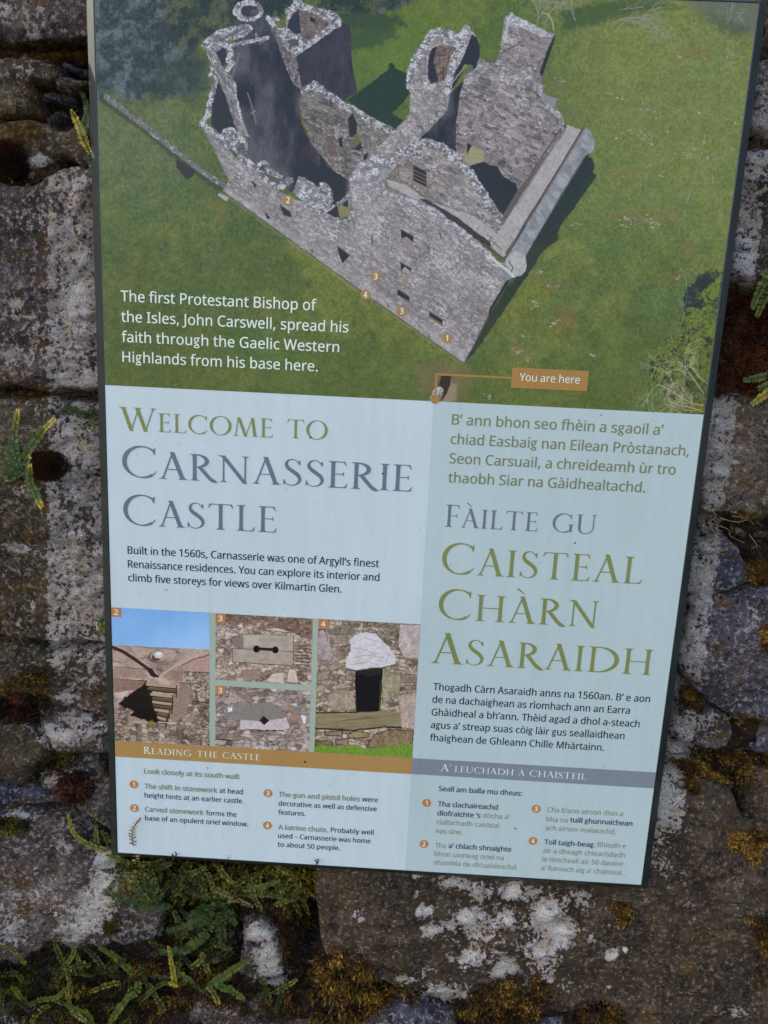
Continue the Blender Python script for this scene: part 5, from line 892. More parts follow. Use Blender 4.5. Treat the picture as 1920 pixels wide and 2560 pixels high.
def stone_mat(name, dark, mid, light, hot=(86, 64, 30), k=1.0, gain=1.0):
    m, n, l, b = nt(name); co = n.new('ShaderNodeTexCoord').outputs['Object']
    at_ = n.new('ShaderNodeAttribute'); at_.attribute_name = 'zone'
    sep = n.new('ShaderNodeSeparateColor'); l.new(at_.outputs['Color'], sep.inputs[0]); zl, zm, zp = sep.outputs
    A = noise(n, l, co, 9, 5, .6); Bn = noise(n, l, co, 46, 8, .74, .4); Cn = noise(n, l, co, 190, 6, .7); grain = noise(n, l, co, 620, 3, .7); Dn = noise(n, l, co, 105, 6, .72, .3)
    AB = mathn(n, l, 'ADD', mathn(n, l, 'MULTIPLY', A, .45), mathn(n, l, 'MULTIPLY', Bn, .55))
    col = ramp3(n, l, AB, [(.40, A_(*dark)), (.50, A_(*mid)), (.62, A_(*light))])
    col = mixc(n, l, mathn(n, l, 'MULTIPLY', zp, ramp(n, l, Dn, .38, .56)), col, A_(116, 106, 101))
    col = mixc(n, l, ramp(n, l, noise(n, l, co, 30, 7, .75), .53, .62), col, A_(*hot))
    col = mixc(n, l, mathn(n, l, 'MULTIPLY', ramp(n, l, Cn, .52, .62), .6), col, A_(*[min(255, x * 1.35 + 22) for x in light]))
    col = mixc(n, l, mathn(n, l, 'MULTIPLY', ramp(n, l, Dn, .55, .63), .9), col, A_(26, 22, 30))
    gr = (.38, 1.7) if k > .6 else (.62, 1.35)
    col = mixc(n, l, 1.0, col, ramp(n, l, grain, .30, .70, (gr[0],) * 3 + (1,), (gr[1],) * 3 + (1,)), 'MULTIPLY')
    # moss and algae film
    ms_ = mathn(n, l, 'ADD', mathn(n, l, 'MULTIPLY', zm, .62), mathn(n, l, 'MULTIPLY', Bn, .8))
    mossf = ramp(n, l, ms_, .62, .80)
    col = mixc(n, l, mossf, col, ramp3(n, l, Cn, [(.38, A_(22, 16, 8)), (.52, A_(74, 56, 20)), (.66, A_(122, 100, 36))]))
    # crustose lichen, broken up at several sizes
    s = mathn(n, l, 'MULTIPLY', zl, 1.5)
    for nn, wgt in ((Bn, 1.6), (Cn, 3.0), (A, .5)): s = mathn(n, l, 'ADD', s, mathn(n, l, 'MULTIPLY', nn, wgt))
    s = mathn(n, l, 'DIVIDE', s, 4.0)
    lm = ramp(n, l, s, .770, .786)
    lc = ramp3(n, l, noise(n, l, co, 60, 5, .65), [(.40, A_(164, 156, 138)), (.50, A_(158, 153, 153)), (.60, A_(180, 179, 182))])
    lc = mixc(n, l, ramp(n, l, zl, .50, .80), lc, A_(200, 198, 192))
    lc = mixc(n, l, ramp(n, l, Dn, .53, .66), lc, A_(74, 66, 70))
    lc = mixc(n, l, 1.0, lc, ramp(n, l, grain, .34, .60, (.52, .52, .52, 1), (1.12, 1.12, 1.12, 1)), 'MULTIPLY')
    col = mixc(n, l, mathn(n, l, 'MULTIPLY', lm, .94), col, lc)
    col = mixc(n, l, ramp(n, l, noise(n, l, co, 430, 2, .6), .70, .74), col, A_(180, 176, 168))
    if gain != 1.0: col = mixc(n, l, 1.0, col, (gain, gain, gain), 'MULTIPLY')
    l.new(col, b.inputs['Base Color']); b.inputs['Roughness'].default_value = .85; setspec(b, .22)
    h = mathn(n, l, 'ADD', mathn(n, l, 'MULTIPLY', Bn, 1.2), mathn(n, l, 'MULTIPLY', Dn, .6))
    for nn, wgt in ((Cn, .45), (grain, .14), (lm, .06)): h = mathn(n, l, 'ADD', h, mathn(n, l, 'MULTIPLY', nn, wgt))
    bp = n.new('ShaderNodeBump'); bp.inputs['Strength'].default_value = 1.0; bp.inputs['Distance'].default_value = .0085 * k; l.new(h, bp.inputs['Height']); l.new(bp.outputs[0], b.inputs['Normal'])
    return m
SM = [stone_mat('brown_schist', (30, 27, 22), (64, 57, 44), (98, 91, 78)), stone_mat('purple_grey_schist', (30, 28, 32), (64, 59, 58), (106, 101, 99)), stone_mat('slate_stone', (26, 26, 34), (58, 60, 70), (98, 102, 118)), stone_mat('dark_brown_stone', (38, 32, 25), (58, 50, 40), (78, 70, 58), hot=(72, 58, 34), k=.55, gain=.95)]
MORT = stone_mat('earth_and_mortar', (12, 8, 6), (30, 22, 15), (58, 46, 34), (52, 32, 12), 1.2, .8)  # earth colour, darkened further to deepen the shadows in the joints
wall = thing('stone_wall', 'old rubble stone wall blotched with pale lichen and moss, carrying the information board', 'wall', (0, 0, 0))
SURF_V, SURF_F = [], []; NV = 0
def zone_attr(me, P):
    L, G, K = zones(P); c = np.ones((len(P), 4), np.float32); c[:, 0] = L; c[:, 1] = G; c[:, 2] = K
    a = me.color_attributes.new('zone', 'FLOAT_COLOR', 'POINT'); a.data.foreach_set('color', c.ravel())
def make_stone(poly, yf, mat, seed, step=.0026, bulge=.012, tilt=(0, 0), slate=0.0, px=True, rough=.006, er=.016):
    global NV
    Pw = [at(x, y, yf) for x, y in poly] if px else [Vector((x, yf, z)) for x, z in poly]
    P = np.array([(v.x, v.z) for v in Pw]); x0, z0 = P.min(0) - .012; x1, z1 = P.max(0) + .012
    nx = int((x1 - x0) / step) + 1; nz = int((z1 - z0) / step) + 1
    X_, Z_ = np.meshgrid(x0 + np.arange(nx) * step, z0 + np.arange(nz) * step)
    wx = X_ + (fbm(X_ * 26, Z_ * 26, seed, 4) - .5) * rough * 4; wz = Z_ + (fbm(X_ * 26, Z_ * 26, seed + 40, 4) - .5) * rough * 4
    d = np.full(X_.shape, 1e9); ins = np.zeros(X_.shape, bool); n_ = len(P)
    for i in range(n_):
        (ax, az), (bx_, bz) = P[i], P[(i + 1) % n_]; dx, dz = bx_ - ax, bz - az; L = dx * dx + dz * dz + 1e-12
        t = np.clip(((wx - ax) * dx + (wz - az) * dz) / L, 0, 1); d = np.minimum(d, (wx - ax - t * dx) ** 2 + (wz - az - t * dz) ** 2)
        c = (az > wz) != (bz > wz); ins ^= c & (wx < (bx_ - ax) * (wz - az) / (bz - az + 1e-15) + ax)
    d = np.sqrt(d) * np.where(ins, 1, -1)
    r = np.clip(d / er, 0, 1); drop = 1 - np.sqrt(np.clip(1 - (1 - r) ** 2, 0, 1))
    R_ = random.Random(seed)
    cx, cz = P.mean(0)
    y = yf + drop * .012 + np.clip(-d, 0, .006) * 9
    y -= bulge * np.clip(d / .06, 0, 1) ** .7 * .5
    y += (X_ - cx) * tilt[0] + (Z_ - cz) * tilt[1]
    amp = sstep(d, -.004, .010)
    y += amp * ((fbm(X_ * 9, Z_ * 14, seed + 3, 3) - .5) * .020 + (np.abs(fbm(X_ * 30, Z_ * 46, seed + 5, 4) - .5) * -.022 + .002) + (fbm(X_ * 150, Z_ * 190, seed + 6, 3) - .5) * .0030)
    if slate: 
        q = fbm(X_ * 7, Z_ * 70, seed + 8, 3); y += amp * slate * (np.floor(q * 9) / 9 + q * .3 - .6) * .022
    keep = d > -.0062
    idx = -np.ones(X_.shape, int); idx[keep] = np.arange(keep.sum())
    V = np.stack([X_[keep], y[keep], Z_[keep]], 1)
    q = keep[:-1, :-1] & keep[1:, :-1] & keep[:-1, 1:] & keep[1:, 1:]
    a, b_, c_, e = idx[:-1, :-1][q], idx[:-1, 1:][q], idx[1:, 1:][q], idx[1:, :-1][q]
    F = np.stack([a, b_, c_, e], 1)
    me = bpy.data.meshes.new('stone'); me.vertices.add(len(V)); me.vertices.foreach_set('co', V.ravel())
    me.loops.add(F.size); me.loops.foreach_set('vertex_index', F.ravel().astype(np.int32))
    me.polygons.add(len(F)); me.polygons.foreach_set('loop_start', (np.arange(len(F)) * 4).astype(np.int32))
    me.update(calc_edges=True); me.validate(); me.shade_smooth(); zone_attr(me, V)
    link('stone', me, mat, wall)
    if px and len(V): SURF_V.append(V); SURF_F.append(F + NV); NV += len(V)
S = [  # outline (survey points), face depth, material, bulge, slaty
    ([(-60, -140), (230, -150), (250, 60), (240, 104), (120, 98), (-60, 94)], .030, 1, .012, 0), ([(-60, 99), (240, 110), (252, 150), (165, 146), (60, 130), (-60, 132)], .050, 0, .004, .3),
    ([(-60, 136), (60, 134), (146, 152), (150, 200), (92, 222), (88, 300), (-60, 302)], .036, 0, .012, .6), ([(158, 152), (252, 182), (252, 200), (160, 176)], .048, 2, .004, .8), ([(140, 182), (252, 206), (252, 232), (132, 212)], .042, 1, .006, .8),
    ([(92, 228), (180, 222), (252, 246), (252, 264), (150, 258), (90, 248)], .050, 2, .004, .8), ([(105, 262), (160, 268), (150, 300), (100, 300)], .062, 2, .004, 0),
    ([(-60, 308), (80, 305), (130, 318), (215, 288), (255, 285), (262, 402), (215, 406), (165, 402), (120, 404), (62, 440), (-60, 424)], .034, 0, .014, .2),
    ([(-60, 432), (62, 448), (126, 414), (165, 412), (215, 416), (262, 410), (268, 700), (272, 968), (150, 966), (118, 974), (60, 976), (-60, 978)], .030, 1, .012, 0),
    ([(-60, 988), (60, 986), (120, 984), (156, 1010), (150, 1040), (200, 1052), (262, 1060), (276, 1300), (285, 1602), (120, 1618), (-60, 1590)], .034, 0, .012, .15), ([(160, 1014), (262, 1006), (262, 1050), (160, 1036)], .046, 2, .004, .4),
    ([(-60, 1600), (120, 1628), (285, 1612), (292, 1796), (185, 1782), (112, 1786), (60, 1760), (-60, 1742)], .036, 0, .012, .3), ([(-60, 1812), (80, 1812), (118, 1850), (128, 1896), (60, 1960), (-60, 1962)], .038, 3, .010, 0),
    ([(86, 1780), (200, 1786), (292, 1804), (296, 1900), (240, 1888), (150, 1908), (128, 1878), (110, 1830)], .036, 1, .010, .2), ([(150, 1918), (240, 1900), (298, 1960), (298, 2092), (210, 2040), (150, 2004), (90, 1960)], .038, 1, .010, .2),
    ([(-60, 1968), (60, 1968), (130, 1986), (152, 2016), (-60, 2024)], .040, 2, .006, .8), ([(-60, 2032), (140, 2030), (200, 2056), (300, 2150), (380, 2200), (405, 2240), (412, 2300), (400, 2352), (330, 2376), (200, 2384), (120, 2356), (60, 2404), (-60, 2424)], .030, 1, .014, 0),
    ([(420, 2290), (560, 2264), (588, 2330), (580, 2392), (430, 2384)], .050, 1, .006, 0), ([(600, 2302), (660, 2292), (702, 2360), (708, 2452), (640, 2472), (598, 2440)], .042, 1, .010, 0), ([(588, 2200), (625, 2195), (632, 2260), (600, 2290)], .052, 2, .006, 0),
    ([(785, 2110), (1300, 2070), (1620, 2070), (1656, 1930), (1740, 1922), (1830, 1990), (1870, 2060), (2010, 2090), (2010, 2300), (1905, 2420), (1892, 2532), (1700, 2600), (1560, 2558), (1500, 2512), (1400, 2540), (1180, 2502), (1010, 2482), (900, 2442), (812, 2402), (800, 2330), (788, 2262)], .026, 3, .014, 0),
    ([(900, 2546), (1010, 2518), (1130, 2544), (1180, 2700), (880, 2700)], .036, 2, .01, .3), ([(1330, 2566), (1480, 2536), (1560, 2592), (1560, 2720), (1330, 2720)], .044, 2, .008, 0), ([(-60, 2500), (150, 2524), (240, 2584), (240, 2720), (-60, 2720)], .042, 0, .01, 0),
    ([(490, 2490), (640, 2504), (720, 2510), (742, 2560), (600, 2590), (480, 2560)], .044, 1, .006, .3), ([(620, 2600), (760, 2566), (860, 2600), (860, 2740), (600, 2740)], .038, 1, .01, 0), ([(1700, 2620), (1890, 2545), (2010, 2560), (2010, 2740), (1700, 2740)], .04, 3, .01, 0),
    ([(1885, 160), (2010, 140), (2010, 332), (1930, 345), (1878, 330), (1862, 290)], .036, 1, .010, 0), ([(1925, -140), (2010, -140), (2010, 130), (1928, 140)], .046, 0, .008, 0), ([(1858, 366), (1920, 362), (2010, 370), (2010, 716), (1920, 738), (1850, 722), (1812, 690), (1826, 500)], .034, 1, .012, .1),
    ([(1800, 760), (2010, 770), (2010, 985), (1900, 975), (1780, 990)], .060, 3, .006, 0), ([(1752, 1000), (1790, 1010), (1850, 990), (2010, 985), (2010, 1280), (1880, 1302), (1820, 1290), (1745, 1272)], .030, 0, .012, 0),
    ([(1725, 1368), (1800, 1362), (1850, 1380), (1876, 1430), (1882, 1452), (1790, 1488), (1740, 1504), (1712, 1500)], .036, 2, .010, .2), ([(1842, 1312), (1882, 1326), (1872, 1352), (1840, 1342)], .050, 0, .004, 0), ([(1738, 1300), (1765, 1300), (1762, 1352), (1742, 1342)], .052, 1, .004, 0), ([(1890, 1335), (1930, 1345), (1925, 1372), (1886, 1362)], .052, 0, .004, 0),
    ([(1712, 1514), (1800, 1494), (2010, 1466), (2010, 1856), (1900, 1824), (1820, 1778), (1752, 1748), (1708, 1716), (1690, 1640)], .030, 2, .014, 0), ([(1688, 1758), (1760, 1756), (1832, 1792), (1852, 1832), (1820, 1880), (1750, 1868), (1680, 1850)], .040, 1, .008, .4),
    ([(1665, 1868), (1722, 1880), (1732, 1906), (1664, 1896)], .048, 1, .004, .3), ([(1838, 1902), (1880, 1892), (1892, 1942), (1850, 1952)], .050, 2, .004, 0), ([(1896, 1922), (1960, 1915), (1962, 1982), (1898, 1972)], .050, 2, .004, 0), ([(1885, 1850), (2010, 1880), (2010, 1915), (1900, 1890)], .050, 0, .004, 0)]
for i, (poly, yf, mi, bu, slt) in enumerate(S):
    Rr = random.Random(100 + i); make_stone(poly, yf, SM[mi], 200 + i * 11, bulge=bu, slate=slt, tilt=(Rr.uniform(-.05, .05), Rr.uniform(-.04, .04)), rough=.005 if len(poly) < 6 else .0065, er=.006 if bu < .007 else .010)
# the wall goes on round the pictured part (coarser)
def outer_stones():
    R = random.Random(77); a0 = at(-60, 0, .034).x; a1 = at(1990, 0, .034).x; b0 = at(0, 2640, .034).z; t0 = at(960, -140, .034).z
    z = -.02 + b0 - .62
    regions = [(a0 - .75, a0 - .06, b0 - .45, t0 + .30), (a1 + .07, a1 + .80, b0 - .45, t0 + .30), (a0 - .05, a1 + .05, b0 - .45, b0 - .035), (a0 - .05, a1 + .05, t0 + .03, t0 + .30)]
    k = 0
    for x0, x1, z0, z1 in regions:
        z = z0
        while z < z1 - .03:
            h = min(R.uniform(.07, .15), z1 - z)
            x = x0
            while x < x1 - .03:
                w_ = min(R.uniform(.12, .30), x1 - x); g = .006
                P = [(x + g, z + g), (x + w_ - g, z + g + R.uniform(-.01, .01)), (x + w_ - g, z + h - g), (x + w_ * .5, z + h - g + R.uniform(-.008, .008)), (x + g, z + h - g)]
                make_stone(P, R.uniform(.026, .042) - (.036 if x1 < a0 and z < OFF.z + .015 else 0), SM[R.choice([0, 1, 1, 2, 3])], 900 + k * 7, step=.008, px=False, rough=.005); k += 1  # unseen lower left stones pushed outward to shade the frame's left bevel
                x += w_
            z += h
outer_stones()
# packed earth and mortar between the stones
def mortar():
    global NV
    a0, a1 = at(-80, 1200, .05).x - .9, at(2010, 1200, .05).x + .95; z0, z1 = at(0, 2640, .05).z - .55, at(960, -140, .05).z + .4
    st = .006; nx = int((a1 - a0) / st); nz = int((z1 - z0) / st)
    X_, Z_ = np.meshgrid(a0 + np.arange(nx) * st, z0 + np.arange(nz) * st)
    y = .056 + (fbm(X_ * 22, Z_ * 22, 5, 4) - .5) * .030 + (fbm(X_ * 90, Z_ * 90, 8, 3) - .5) * .012
    px, py = px_of(X_, y, Z_); 
    for cx, cy, r_, s in [(775, 2330, 26, .05), (196, 992, 36, .03), (200, 170, 30, .02), (150, 285, 45, .02), (1885, 350, 25, .05), (1800, 1320, 50, .02)]: y += s * np.exp(-(((px - cx) / r_) ** 2 + ((py - cy) / (r_ * (2.2 if s == .05 and cx < 800 else .7))) ** 2))
    V = np.stack([X_.ravel(), y.ravel(), Z_.ravel()], 1); I = np.arange(nx * nz).reshape(nz, nx)
    F = np.stack([I[:-1, :-1].ravel(), I[:-1, 1:].ravel(), I[1:, 1:].ravel(), I[1:, :-1].ravel()], 1)
    me = bpy.data.meshes.new('mortar'); me.vertices.add(len(V)); me.vertices.foreach_set('co', V.ravel())
    me.loops.add(F.size); me.loops.foreach_set('vertex_index', F.ravel().astype(np.int32))
    me.polygons.add(len(F)); me.polygons.foreach_set('loop_start', (np.arange(len(F)) * 4).astype(np.int32))
    me.update(calc_edges=True); me.shade_smooth(); zone_attr(me, V); link('mortar', me, MORT, wall)
    SURF_V.append(V); SURF_F.append(F + NV); NV += len(V)
mortar()
# four brackets that hold the board off the stones
for u, v in ((60, 60), (540, 60), (60, 840), (540, 840)):
    V = [B(u + a, v + c, y) for y in (.012, .075) for a, c in ((-12, 12), (12, 12), (12, -12), (-12, -12))]
    link('bracket', mesh_from('bracket', V, [(0, 1, 2, 3), (7, 6, 5, 4), (0, 4, 5, 1), (1, 5, 6, 2), (2, 6, 7, 3), (3, 7, 4, 0)]), mf, sign)

# ------------------------------------------------------------------ ferns and moss on the wall
from mathutils.bvhtree import BVHTree
_V = np.concatenate(SURF_V); _F = np.concatenate(SURF_F)
BVH = BVHTree.FromPolygons(_V.tolist(), _F.tolist())
def surf(px, py):
    """point and normal of the wall where the sight line of a survey point meets it"""
    d = (rx * ((px - 960) / 1800) + fw + up * ((1280 - py) / 1800)).normalized()
    h = BVH.ray_cast(CAMP + OFF + d * .3, d)
    if h[0] is None: return at(px, py, .05), Vector((0, -1, 0))
    nn = h[1] if h[1].dot(d) < 0 else -h[1]
    return h[0], nn
def leaf_mat(name, cols, rough=.5, trans=.25):
    m, n, l, b = nt(name); oi = n.new('ShaderNodeObjectInfo'); tc = n.new('ShaderNodeTexCoord').outputs['Object']
    at_ = n.new('ShaderNodeAttribute'); at_.attribute_name = 'tone'
    f = mathn(n, l, 'ADD', at_.outputs['Fac'], 0.0)
    l.new(ramp3(n, l, f, [(i / (len(cols) - 1), A_(*c)) for i, c in enumerate(cols)]), b.inputs['Base Color'])
    b.inputs['Roughness'].default_value = rough; setspec(b, .35)
    tr = n.new('ShaderNodeBsdfTranslucent'); l.new(b.inputs['Base Color'].links[0].from_socket, tr.inputs[0]); mx = n.new('ShaderNodeMixShader'); mx.inputs[0].default_value = trans
    o = [x for x in n if x.type == 'OUTPUT_MATERIAL'][0]; l.new(b.outputs[0], mx.inputs[1]); l.new(tr.outputs[0], mx.inputs[2]); l.new(mx.outputs[0], o.inputs[0])
    return m
def leaf_obj_mat(name, cols):
    m = leaf_mat(name, cols); 
    for x in m.node_tree.nodes:
        if x.type == 'ATTRIBUTE': x.attribute_type = 'OBJECT'
    return m
FERN = leaf_obj_mat('fern_leaflet', [(38, 54, 22), (58, 80, 28), (86, 98, 30), (168, 152, 54)])
FERNJ = leaf_mat('fern_leaf_mass', [(24, 28, 12), (52, 62, 22), (88, 92, 32), (134, 124, 60)])
DRY = leaf_obj_mat('withered_leaflet', [(60, 50, 40), (110, 92, 62), (158, 140, 98)])
STEM, n, l, b = nt('dark_rachis'); b.inputs['Base Color'].default_value = A_(44, 28, 20) + (1,); b.inputs['Roughness'].default_value = .45
MOSS = leaf_mat('golden_moss', [(20, 14, 7), (78, 56, 20), (122, 98, 34), (178, 156, 72)], .7, .15)
MOSSG = leaf_mat('olive_moss', [(18, 15, 7), (66, 58, 18), (118, 108, 32), (164, 154, 62)], .7, .15)
MOSSD = leaf_mat('dark_red_moss', [(13, 7, 4), (44, 23, 12), (78, 42, 20), (118, 70, 34)], .8, .1)
def leaflet_mesh(nm, asp=.78, cup=.18):
    V = [(0, 0, 0)]; n_ = 9
    for i in range(n_):
        a = -math.pi * .86 + 2 * math.pi * .86 * i / (n_ - 1); x = .5 - .5 * math.cos(a) ; 
        a2 = math.pi - abs(a)
        x = .52 + .48 * math.cos(a); y = asp * .55 * math.sin(a); V.append((x, y, cup * (y * y * 2 - .25 * x * x)))
    F = [(0, i, i + 1) for i in range(1, n_)]
    me = mesh_from(nm, V, F, True); return me
LM = [leaflet_mesh('leaflet', .78, .2), leaflet_mesh('leaflet', .9, -.15), leaflet_mesh('leaflet', .6, .35)]
for m_ in LM: m_.materials.append(FERN)
LD = leaflet_mesh('leaflet', .42, .5); LD.materials.append(DRY)
def curve3(pts, lift0, lift1, k=8, free=False):
    """survey polyline -> 3-D rachis that starts on the wall and stands off it"""
    sm = smooth(pts, k); out = []
    for i, (x, y) in enumerate(sm):
        t = i / (len(sm) - 1)
        if free: out.append(at(x, y, lift0 + (lift1 - lift0) * t)); continue
        p, nn = surf(x, y); out.append(Vector((p.x, p.y, p.z)))
    if not free:
        ys = [p.y for p in out]
        ys = [sum(ys[max(0, i - 5):i + 6]) / len(ys[max(0, i - 5):i + 6]) for i in range(len(ys))]
        mn = min(y for y in ys)
        ys = [.55 * y + .45 * mn for y in ys]
        out = [at(sm[i][0], sm[i][1], min(out[i].y - .002, ys[i] - (lift0 + (lift1 - lift0) * (i / (len(out) - 1))))) for i in range(len(out))]
    return out
def arclen(P):
    s = [0]
    for i in range(1, len(P)): s.append(s[-1] + (P[i] - P[i - 1]).length)
    return s
def point_at(P, S, d):
    i = 1
    while i < len(S) - 1 and S[i] < d: i += 1
    t = (d - S[i - 1]) / max(1e-9, S[i] - S[i - 1]); return P[i - 1].lerp(P[i], t), (P[i] - P[i - 1]).normalized()
def leaf_frames(P, size, R, gap=.72, start=.02, taper=.55, nrm=Vector((0, -1, 0))):
    S = arclen(P); L = S[-1]; d = L * start; side = 1; out = []
    while d < L:
        t = d / L; p, tg = point_at(P, S, d); sz = size * (1 - (t ** 3) * taper) * (0.72 + .28 * min(1, t * 6)) * R.uniform(.82, 1.12)
        nn = (nrm + Vector((R.uniform(-.35, .35), 0, R.uniform(-.15, .45)))).normalized()
        out_ = nn.cross(tg) * side; x = (out_ * 1.0 + tg * R.uniform(.05, .45)).normalized(); z = (nn - x * nn.dot(x)).normalized(); y = z.cross(x)
        M_ = Matrix(((x.x, y.x, z.x, p.x), (x.y, y.y, z.y, p.y), (x.z, y.z, z.z, p.z), (0, 0, 0, 1))) @ Matrix.Diagonal((sz, sz, sz, 1))
        out.append((M_, t)); side = -side; d += sz * gap * .5
    return out
def fern(label, fronds, group=None, cat='fern', seed=1, mesh=None, tips=0.0):
    root = thing('fern', label, cat, surf(*fronds[0][0][0])[0], group); inv = Matrix.Translation(-root.location); R = random.Random(seed)
    for k, (pts, size, l0, l1, tone) in enumerate(fronds):
        P = curve3(pts, l0, l1); V, F = tube([inv @ p for p in P], .00055, 4, lambda t: 1 - .6 * t)
        fr = link('frond', mesh_from('frond', V, F), STEM, root)
        for M_, t in leaf_frames(P, size, R):
            o = bpy.data.objects.new('leaflet', mesh or R.choice(LM)); C.objects.link(o); o.parent = fr; o.matrix_local = inv @ M_
            o['tone'] = max(0.0, min(1.0, tone + R.uniform(-.1, .1) + tips * max(0, t - .6) * 2.2))
    return root
G = 'spleenwort ferns rooted in the wall joints'
fern('rosette of round leaved spleenwort at the left edge, yellow tipped', [([(50, 1172), (36, 1120), (38, 1070), (45, 1022)], .0056, .004, .014, .3), ([(48, 1175), (75, 1120), (105, 1080), (137, 1046)], .0056, .004, .016, .34), ([(52, 1172), (20, 1130), (-14, 1118)], .0056, .003, .01, .3),
      ([(50, 1178), (18, 1162), (-20, 1160)], .0056, .003, .01, .3), ([(50, 1182), (30, 1190), (-10, 1180)], .005, .003, .01, .25), ([(60, 1182), (78, 1210), (90, 1240), (104, 1268)], .0062, .003, .010, .4), ([(56, 1180), (40, 1190), (14, 1200)], .005, .003, .008, .28), ([(60, 1175), (66, 1155), (75, 1140)], .005, .004, .012, .3), ([(60, 1180), (72, 1190), (76, 1160)], .0045, .003, .01, .45)], G, seed=3, tips=.9)
fern('small spleenwort in the dark gap left of the heading', [([(246, 1045), (215, 1036), (190, 1030), (160, 1018)], .0050, .003, .010, .3), ([(248, 1050), (235, 1030), (228, 1014)], .0050, .003, .010, .32), ([(250, 1042), (230, 1060), (206, 1072)], .0048, .003, .010, .36), ([(252, 1050), (246, 1062), (240, 1058)], .004, .003, .008, .3)], G, seed=5)
fern('spleenwort hanging beside the upper left edge of the board', [([(232, 432), (226, 370), (220, 300), (212, 250), (202, 230)], .0048, .004, .012, .32), ([(230, 400), (214, 370), (208, 330), (216, 280)], .0044, .004, .014, .3), ([(228, 380), (222, 340), (224, 300), (218, 262)], .0042, .004, .018, .28)], G, seed=7)
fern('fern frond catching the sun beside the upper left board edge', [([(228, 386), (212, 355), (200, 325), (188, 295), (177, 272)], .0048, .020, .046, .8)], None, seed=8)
fern('yellow green spleenwort at the right edge above the board corner stones', [([(1940, 690), (1912, 705), (1895, 735), (1880, 772)], .0052, .006, .016, .55), ([(1940, 720), (1915, 740), (1893, 792)], .0052, .006, .016, .55), ([(1945, 700), (1925, 690), (1905, 680)], .0055, .006, .014, .5)], G, seed=9)
fern('pointed fern with brownish fronds at the right edge', [([(1945, 930), (1915, 940), (1880, 948), (1858, 950)], .0054, .006, .016, .5), ([(1945, 965), (1915, 985), (1880, 1012)], .0052, .006, .016, .85), ([(1945, 950), (1920, 965), (1895, 972)], .006, .006, .014, .6)], G, seed=10, mesh=LM[2])
fern('large round leaved spleenwort spreading below the board', [([(527, 2256), (518, 2290), (490, 2308), (455, 2322), (416, 2330)], .0078, .010, .026, .18), ([(532, 2260), (530, 2300), (505, 2345), (465, 2372), (400, 2384)], .0074, .008, .020, .22), ([(401, 2264), (350, 2262), (300, 2250), (262, 2222)], .0074, .006, .018, .16), ([(405, 2243), (370, 2232), (338, 2212)], .0066, .006, .016, .18),
      ([(527, 2251), (560, 2272), (590, 2312)], .0072, .008, .018, .2), ([(447, 2197), (480, 2225), (527, 2251)], .0060, .006, .014, .35), ([(520, 2262), (500, 2275), (470, 2300)], .0064, .012, .026, .2), ([(425, 2270), (400, 2262), (372, 2268)], .006, .006, .014, .2)], G, seed=11)
fern('curved spleenwort frond group in the moss at bottom left', [([(333, 2433), (305, 2408), (280, 2385), (247, 2370)], .0062, .006, .018, .5), ([(346, 2450), (340, 2480), (308, 2505)], .0060, .006, .016, .5), ([(308, 2505), (292, 2530), (274, 2560)], .0056, .005, .014, .6)], G, seed=12)
fern('spleenwort at the bottom edge among brown moss', [([(232, 2560), (205, 2532), (163, 2512)], .0066, .006, .016, .5), ([(68, 2512), (50, 2490), (30, 2465)], .0050, .005, .014, .55), ([(70, 2515), (100, 2500), (140, 2494), (165, 2470)], .0044, .005, .014, .55), ([(205, 2430), (195, 2395), (178, 2358)], .0036, .005, .014, .62)], G, seed=13)
fern('spleenwort reaching up beside the white lichened stone', [([(519, 2466), (560, 2440), (590, 2420), (622, 2398)], .0062, .006, .018, .45), ([(536, 2462), (575, 2475), (612, 2500)], .0062, .006, .016, .5), ([(443, 2433), (465, 2446), (487, 2460)], .0054, .006, .014, .5), ([(440, 2462), (410, 2458), (370, 2480)], .0044, .005, .014, .55)], G, seed=14)
fern('sparse reddish fern trailing by the lower left board corner', [([(272, 2126), (222, 2112), (186, 2085), (170, 2036)], .0040, .006, .012, .72), ([(243, 2114), (240, 2090), (240, 2066)], .0040, .006, .012, .6), ([(272, 2110), (264, 2090), (254, 2076)], .0046, .006, .012, .5), ([(330, 2158), (300, 2150), (266, 2136)], .0042, .006, .012, .6)], G, seed=15)
fern('fine fern trailing from the joint below the board centre', [([(600, 2222), (640, 2220), (670, 2212), (700, 2202)], .0048, .006, .016, .6), ([(590, 2235), (640, 2236), (690, 2240), (720, 2256)], .0042, .006, .014, .5), ([(700, 2205), (692, 2228), (690, 2246)], .0036, .006, .012, .7)], G, seed=16)
fern('small yellow spleenwort tucked by the left board edge', [([(262, 1550), (248, 1556), (243, 1552)], .0048, .003, .008, .55), ([(258, 1548), (254, 1565), (258, 1586)], .0052, .003, .008, .6)], G, seed=17)
fern('sunlit fern tip in the moss below the board', [([(438, 2470), (434, 2440), (428, 2405), (421, 2366)], .0040, .018, .040, .8), ([(440, 2466), (432, 2462), (424, 2456)], .0046, .020, .034, .85)], None, seed=18)
